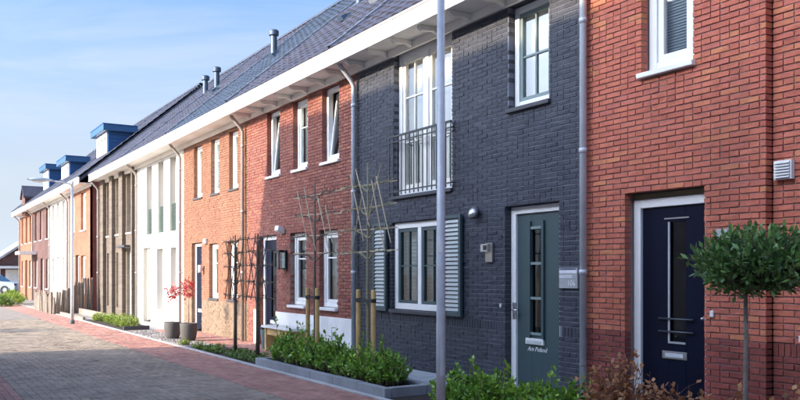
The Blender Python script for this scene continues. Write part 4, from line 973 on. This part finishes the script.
# raised flagstones between planter and wall, as far as the grey green door
me = MB().box(.003, .497, .003, .437, -.05, 0).mesh('flagstone'); me.materials.append(flag)
fp = MB().quad((-13.55, -.915, -.03), (-6.2, -.915, -.03), (-6.2, -.002, -.03), (-13.55, -.002, -.03)).build('footpath', sandj, kind='structure')
for i in range(14):
    for j in range(2):
        o = link('flagstone', me, fp); o.location = (-13.5 + i * .5, -.90 + j * .445, -.003 + R.gauss(0, .0015))
# laurel shrubs in the planter
shrub('laurel_shrub', 'glossy green laurel shrub filling the left of the concrete planter', 'shrub', [(-12.95, -1.28, .0, .38, .34, .55), (-12.35, -1.34, .0, .42, .30, .52), (-11.7, -1.32, .0, .42, .30, .56), (-11.2, -1.3, .0, .36, .30, .60)], 3, leaf_l, 95, 12, .068, .021, 'laurel shrubs in the planter', barkg, shoots=3)
shrub('laurel_shrub', 'glossy green laurel shrub at the right end of the concrete planter', 'shrub', [(-10.55, -1.33, .0, .40, .30, .42), (-10.0, -1.33, .0, .42, .32, .50), (-9.58, -1.30, .0, .36, .32, .48)], 4, leaf_l, 100, 12, .068, .021, 'laurel shrubs in the planter', barkg, shoots=3)
shrub('hedge', 'low dense green hedge in front of the grey green door', 'hedge', [(-8.02 + i * .38, -1.25 + .04 * (i % 2), GZ, .32, .36, .43 + .03 * (i % 3)) for i in range(6)], 5, leaf_l, 105, 12, .070, .022, None, barkg, shoots=2)

# dry beech hedge
def beech(label, spots, seed):
    r = random.Random(seed); t = thing('beech_shrub', label, 'shrub', (spots[0][0], spots[0][1], GZ), 'dry brown beech shrubs in front of the red brick house'); lm = MB(); tm = MB()
    for (x, y, h, n) in spots:
        for i in range(n):
            b = Vector((x + r.gauss(0, .07), y + r.gauss(0, .07), GZ - .02)); tip = b + Vector((r.gauss(0, .13), r.gauss(0, .12), h * r.uniform(.55, 1.08))); mid = b.lerp(tip, .5) + rnd_dir(r) * .05
            tm.tube([b, mid, tip], [.008, .005, .002], 5, caps=False)
            for k in range(7):
                u = r.uniform(.30, .95); q = b.lerp(mid, u * 2) if u < .5 else mid.lerp(tip, u * 2 - 1)
                e = q + (Vector((r.gauss(0, .6), r.gauss(0, .6), .7))).normalized() * r.uniform(.08, .22); sprigs(lm, tm, q, e, r, r.choice((0, 2, 4, 6)), .062, .021, .003, 1.3)
    lm.build('dry_leaves', leaf_b, t, kind='stuff'); tm.build('twigs', mat('red_twig', (.13, .06, .045), .8), t, kind='stuff')
beech('tall dry brown beech shrub beside the downpipe of the red house', [(-5.55, -1.35, .66, 14), (-5.22, -1.45, .80, 17), (-4.98, -1.4, .70, 12)], 21)
beech('dry brown beech shrub before the navy door', [(-4.62, -1.55, .76, 13), (-4.38, -1.6, .62, 8)], 22)
beech('sparse dry beech twigs around the foot of the ball tree', [(-4.12, -1.6, .66, 9), (-3.85, -1.65, .70, 9), (-3.6, -1.6, .74, 9), (-3.35, -1.5, .72, 7)], 23)
st = MB().box(-6.02, -5.98, -1.36, -1.33, GZ, .22); bevel(st.build('marker_stake', mat('pale_stake', (.55, .52, .45), .8), label='short pale wooden stake at the end of the green hedge', category='stake'), .004, 1)

# clipped bay tree
bt = thing('ball_tree', 'clipped ball crowned evergreen on a thin trunk before the red house', 'tree', (-4.03, -1.3, GZ))
m = MB(); m.smooth = True; m.tube([(-4.03, -1.3, GZ - .05), (-4.035, -1.295, .5), (-4.02, -1.305, 1.0), (-4.03, -1.3, 1.5)], [.024, .020, .019, .016], 10); m.build('trunk', mat('pale_bark', (.20, .175, .14), .85, .3, 20, .5, 60), bt)
r = random.Random(9); lm = MB(); tm = MB(); cc = Vector((-3.95, -1.3, 1.60))
for i in range(640):
    d = rnd_dir(r); d.z = d.z * .8 + .12; d.normalize(); q = r.uniform(.45, 1.0)
    top = .29 if d.z > 0 else .27
    wob = 1 + .16 * noise.noise(d * 2.2)
    tip = cc + Vector((d.x * .47 * wob, d.y * .47 * wob, d.z * top * wob)) * q; b = tip - (d * .7 + Vector((0, 0, .6))).normalized() * r.uniform(.10, .17)
    sprigs(lm, tm, b, tip + Vector((0, 0, r.uniform(0, .05))), r, 10, .072, .0165, .004, .85, .1)
for i in range(14):
    a = r.uniform(0, 6.28); tm.tube([(-4.03, -1.3, 1.38), tuple(cc + Vector((.36 * math.cos(a), .36 * math.sin(a), r.uniform(-.1, .2))))], [.009, .004], 5, caps=False)
b = Vector((-4.27, -1.34, 1.60)); sprigs(lm, tm, b, b + Vector((-.22, -.10, .06)), r, 5, .085, .022, .004, .8, .55)
lm.build('crown', leaf_d, bt, kind='stuff'); tm.build('branches', bark, bt, kind='stuff')

# ------------------------------------------------------------------ trained trees on cane frames
def cane(t, a, b, rad=.009, mm=None):
    a, b = Vector(a), Vector(b); m = MB(); m.tube([a, a.lerp(b, .5) + rnd_dir(R) * .008, b], [rad, rad * .9, rad * .75], 6); m.build('cane', mm or bamboo, t)
def stake(t, x, y, h, r_=.036):
    m = MB(); m.smooth = False; m.tube([(x, y, -.12), (x, y, h - .012), (x, y, h)], [r_, r_ * .97, r_ * .8], 12); m.build('stake', wood, t)
def trained(label, x, y, top, canes_z, x0, x1, dmat, stakes=None, diag=(), bmat=bark, nside=1.0, stem_r=.028, seed=1, side=None):
    r = random.Random(seed); t = thing('trained_tree', label, 'tree', (x, y, GZ), 'bare trees trained on cane frames')
    m = MB(); m.smooth = True; m.tube([(x, y, -.1), (x + .01, y, .6), (x - .012, y + .005, 1.3), (x + .008, y, 2.0), (x, y, top)], [stem_r, stem_r * .9, stem_r * .8, stem_r * .62, stem_r * .3], 8); m.build('trunk', bmat, t)
    for z in canes_z: cane(t, (x0, y + .02, z + r.gauss(0, .015)), (x1, y + .02, z + r.gauss(0, .015)), .0105, dmat)
    for (xa, za, xb, zb) in diag: cane(t, (xa, y - .02, za), (xb, y - .02, zb), .0105, dmat)
    br = MB()
    for z in canes_z:
        for sg in (-1, 1):
            p = Vector((x, y, z - .12)); pts = [p]; n = 7; L_ = min(abs((x0 if sg < 0 else x1) - x), 1.5) * .92
            for i in range(1, n + 1):
                u = i / n; pts.append(Vector((x + sg * L_ * u, y + r.gauss(0, .012), z - .12 + .12 * min(1, u * 3) + r.gauss(0, .016))))
            br.tube(pts, [.013 * (1 - .65 * i / n) for i in range(n + 1)], 6, caps=False)
            for i in range(1, n):
                for q in range(2):
                    b = pts[i] + Vector((r.gauss(0, .03), 0, 0)); e = b + Vector((r.gauss(0, .05), r.gauss(0, .04), r.uniform(.03, .12) * r.choice((1, 1, -.7)))); br.tube([b, e], [.004, .0022], 4, caps=False)
    br.build('branches', bmat, t)
    if stakes:
        for sx in stakes: stake(t, sx, y - .02, 1.30)
        tie = MB(); tie.box(min(stakes), max(stakes), y - .058, y - .040, 1.13, 1.165); tie.build('tie_band', rubber, t)
        for sx in stakes:
            q = MB(); q.tube([(sx, y - .02, 1.12), (sx, y - .02, 1.175)], .041, 10); q.build('tie_wrap', rubber, t)
    return t
YT = -1.30; cz = [2.82, 2.49, 2.16, 1.85]
trained('bare tree on pale canes with two stakes, left one in the planter', -11.87, YT, 3.02, cz, -12.75, -10.95, bamboo, (-12.09, -11.74), [(-12.50, 2.92, -12.10, 2.05), (-12.22, 2.95, -11.80, 1.90), (-11.72, 2.75, -11.30, 1.82), (-11.45, 2.6, -11.20, 2.0)], bark, seed=5)
trained('bare tree on pale canes with two stakes, right one in the planter', -10.13, YT, 3.12, cz, -11.0, -9.35, bamboo, (-10.37, -9.93), [(-10.62, 3.0, -10.22, 2.0), (-10.45, 3.06, -10.05, 2.2), (-9.98, 2.85, -9.62, 1.85), (-10.12, 2.2, -9.72, 3.05), (-10.6, 1.75, -10.25, 2.7), (-9.85, 2.9, -9.45, 1.95)], barkg, seed=6)
YT2 = -1.22; cz2 = [2.20, 1.95, 1.68, 1.37, 1.08]
dg = lambda xc: [(xc - .55, 1.0, xc - .05, 2.3), (xc - .5, 2.2, xc - .02, .95), (xc + .05, 2.25, xc + .5, 1.0), (xc + .02, 1.0, xc + .55, 2.25), (xc - .3, 1.02, xc + .25, 2.2)]
trained('bare dark tree on a cane lattice, left one by the blue door', -15.74, YT2, 2.31, cz2, -16.5, -15.15, bambood, None, dg(-15.74), bark, stem_r=.040, seed=7)
trained('bare dark tree on a cane lattice, right one by the blue door', -14.53, YT2, 2.29, cz2, -15.15, -13.75, bambood, None, dg(-14.53), bark, stem_r=.045, seed=8)
# ground cover below them
r = random.Random(31); gc = MB()
for i in range(2600):
    x = r.uniform(-17.2, -13.65); y = r.uniform(-1.66, -.97)
    if noise.noise((x * 2.2, y * 2.2, 3)) < -.12: continue
    add_leaf(gc, Vector((x, y, GZ + r.uniform(.005, .06))), Vector((r.gauss(0, 1), r.gauss(0, 1), r.uniform(.1, 1.0))).normalized(), .05, .016, r)
gc.build('ground_cover', leaf_g, label='low green ground cover under the lattice trees', kind='stuff', category='ground cover')
gs = MB()
for i in range(2600):
    x = r.uniform(-23.2, -17.45); y = r.uniform(-1.66, -.98); s_ = r.uniform(.012, .03); z = GZ + .006
    n = len(gs.v); a0 = r.uniform(0, 6.28); gs.v += [(x + s_ * math.cos(a0 + k * 2.09), y + s_ * math.sin(a0 + k * 2.09), z) for k in range(3)] + [(x, y, z + s_ * .8)]
    gs.f += [(n, n + 1, n + 3), (n + 1, n + 2, n + 3), (n + 2, n, n + 3)]
gs.build('gravel', gravelm, kind='stuff', label='loose grey gravel around the two pots', category='gravel')
for i, (x, y) in enumerate(((-17.95, -1.60), (-16.9, -1.62), (-16.2, -1.45))):
    shrub('tuft_plant', ['small lime green tuft nearest the pots', 'small lime green tuft midway along the gravel edge', 'small lime green tuft nearest the lattice trees'][i], 'plant', [(x, y, GZ, .16, .12, .16)], 60 + i, leaf_y, 26, 5, .05, .012, 'lime tufts at the gravel edge')

# ------------------------------------------------------------------ pots, tub and bench
def pot_tree(label, plabel, x, y, h, crown_z, cr_, seed):
    p = thing('plant_pot', plabel, 'pot', (x, y, GZ), 'round grey pots'); m = MB(); m.smooth = True
    m.lathe(x, y, [(0, GZ), (.135, GZ), (.15, GZ + .01), (.178, GZ + .10), (.20, GZ + .25), (.205, GZ + h - .02), (.20, GZ + h), (.182, GZ + h), (.178, GZ + h - .05)], 28); m.build('pot_body', potm, p)
    m = MB(); m.lathe(x, y, [(.179, GZ + h - .045), (.09, GZ + h - .035), (0, GZ + h - .03)], 20); m.build('pot_soil', soil, p)
    t = thing('red_leaf_tree', label, 'tree', (x, y, GZ + h - .04), 'small red leaved trees in pots'); r = random.Random(seed)
    m = MB(); m.smooth = True; m.tube([(x, y, GZ + h - .06), (x + .008, y, (crown_z + h) / 2), (x, y, crown_z)], [.010, .008, .006], 8); m.build('trunk', mat('pink_bark', (.30, .20, .16), .8), t)
    lm = MB(); tm = MB()
    for i in range(42):
        d = rnd_dir(r); tip = Vector((x, y, crown_z)) + Vector((d.x * cr_, d.y * cr_, d.z * cr_ * 1.15)) * r.uniform(.5, 1.1); b = Vector((x, y, crown_z - .08)).lerp(tip, .35); sprigs(lm, tm, b, tip, r, 4, .065, .022, .003, 1.0)
    lm.build('crown', leaf_r, t, kind='stuff'); tm.build('twigs', MC['pink_bark'], t, kind='stuff')
pot_tree('small red leaved tree in the left grey pot', 'round grey pot standing on the left', -19.9, -1.30, .42, 1.08, .20, 41)
pot_tree('small red leaved tree in the right grey pot', 'round grey pot standing on the right', -19.05, -1.16, .43, 1.17, .20, 42)
tb = thing('tub', 'pale blue tub with heather beside the white bench', 'tub', (-16.2, -.32, GZ)); m = MB(); m.smooth = True
m.lathe(-16.2, -.32, [(0, GZ), (.125, GZ), (.17, GZ + .46), (.18, GZ + .48), (.165, GZ + .48), (.16, GZ + .44), (0, GZ + .43)], 26); m.build('tub_body', tubm, tb)
r = random.Random(51); lm = MB()
for i in range(260):
    d = rnd_dir(r); d.z = abs(d.z); q = Vector((-16.2 + d.x * .17, -.32 + d.y * .17, GZ + .42)); add_leaf(lm, q, (d + Vector((0, 0, .8))).normalized(), r.uniform(.06, .13), .012, r)
lm.build('heather', mat('heather_leaf', None, .7, .2, 8, 0, cols=[(.20, .05, .05), (.10, .09, .04), (.30, .12, .10), (.06, .07, .03)]), tb, kind='stuff')
bn = thing('bench', 'white topped wooden bench against the white plinth', 'bench', (-15.3, -.35, GZ))
bevel(MB().box(-16.0, -14.45, -.56, -.16, .40, .45).build('seat', white, bn), .006, 1)
for x in (-15.9, -14.62): MB().box(x, x + .07, -.52, -.20, GZ, .40).build('leg', wood, bn)
MB().box(-15.83, -14.62, -.50, -.47, .26, .398).build('apron', wood, bn)

# ------------------------------------------------------------------ gardens of the farther houses
ed = thing('planting_bed', 'low dark edged bed with lime shrubs before the white house', 'planter', (-26, -1.4, GZ))
MB().box(-23.52, -23.42, -1.66, -.95, GZ, GZ + .12).build('edging', stoned, ed); MB().box(-29.2, -23.525, -1.02, -.95, GZ, GZ + .10).build('edging', stoned, ed); MB().box(-29.2, -23.525, -1.66, -1.03, GZ + .008, GZ + .03).build('soil', soil, ed)
for i, (x, lb) in enumerate(((-23.95, 'bright lime shrub nearest the dark edging'), (-24.9, 'bright lime shrub, second from the dark edging'), (-26.3, 'bright lime shrub, third from the dark edging'), (-28.0, 'bright lime shrub at the far end of the bed'))):
    shrub('lime_shrub', lb, 'shrub', [(x, -1.35, GZ + .02, .46, .30, .40 - .03 * i), (x - .4, -1.3, GZ + .02, .4, .28, .36 - .03 * i)], 70 + i, leaf_y, 60, 7, .06, .016, 'lime shrubs in the dark edged bed')
for i, (xa, xb, ya, yb, z) in enumerate(((-34.1, -29.4, -1.66, -1.58, .10), (-34.1, -29.4, -.96, -.88, .22))):
    MB().box(xa, xb, ya, yb, GZ, GZ + z).build('edging_board', greyw, label=['low dark timber edging by the far lamp', 'raised timber edging near the taupe brick piers'][i], category='edging')
# paling fence
me = {}
def paling(parent, x, y, h, r_):
    key = round(h, 1)
    if key not in me:
        m = MB(); m.tube([(0, 0, 0), (.006, .004, h * .5), (0, .006, h - .05), (0, 0, h)], [.052, .05, .045, .028], 7); q = m.mesh('paling'); q.materials.append(greyw); me[key] = q
    o = link('paling', me[key], parent); o.location = (x, y, GZ - .02); o.rotation_euler = (r_.gauss(0, .02), r_.gauss(0, .02), r_.uniform(0, 6)); o.matrix_parent_inverse = Matrix.Translation(-WL[parent.name])
r = random.Random(80)
f1 = thing('paling_fence', 'low weathered paling fence along the road edge', 'fence', (-36.5, -1.85, GZ))
x = -39.0
while x < -34.4: paling(f1, x, -1.90 + r.gauss(0, .02), r.choice((.7, .8, .8, .9)), r); x += r.choice((.11, .12, .13, .30 if r.random() < .25 else .12))
MB().box(-39.0, -34.4, -1.84, -1.815, .30, .36).build('rail', greyw, f1)
f2 = thing('paling_fence', 'tall weathered palings stepping up towards the orange house', 'fence', (-34.3, -1.1, GZ))
for i in range(15): paling(f2, -34.3 - .02 * i, -1.86 + i * .105, .78 + i * .058 + r.gauss(0, .04), r)
shrub('garden_plant', 'green plant in a gap of the low paling fence', 'shrub', [(-35.4, -1.75, GZ, .30, .2, .55)], 83, leaf_g, 50, 7, .07, .02)
shrub('garden_plant', 'rusty brown plant behind the low paling fence', 'shrub', [(-34.7, -1.70, GZ, .30, .2, .40)], 84, leaf_b, 40, 6, .06, .018)
shrub('round_bush', 'broad sunlit bush by the parked car', 'bush', [(-45.2, -2.30, GZ, .9, .7, .75), (-46.6, -2.0, GZ, .9, .7, .70)], 85, leaf_y, 130, 7, .10, .03)
shrub('round_bush', 'darker green bush below the parked car', 'bush', [(-43.6, -2.75, GZ, .8, .5, .50)], 86, leaf_g, 120, 7, .10, .03)

# tree out of frame on the left whose crown shades the sunlit road
tr_ = thing('street_tree', 'young street tree past the end of the opposite row', 'tree', (-26.2, -12.2, GZ))
m = MB(); m.smooth = True; m.tube([(-26.2, -12.2, GZ - .1), (-26.18, -12.2, 1.4), (-26.2, -12.2, 3.2)], [.07, .055, .03], 10); m.build('trunk', bark, tr_)
r = random.Random(90); lm = MB(); tm = MB()
for i in range(260):
    d = rnd_dir(r); tip = Vector((-26.2, -12.2, 3.0)) + Vector((d.x * 1.1, d.y * 1.1, d.z * .75)) * r.uniform(.4, 1.0); sprigs(lm, tm, Vector((-26.2, -12.2, 2.6)).lerp(tip, .5), tip, r, 8, .11, .035, .008, 1.0)
lm.build('crown', leaf_g, tr_, kind='stuff'); tm.build('branches', bark, tr_, kind='stuff')
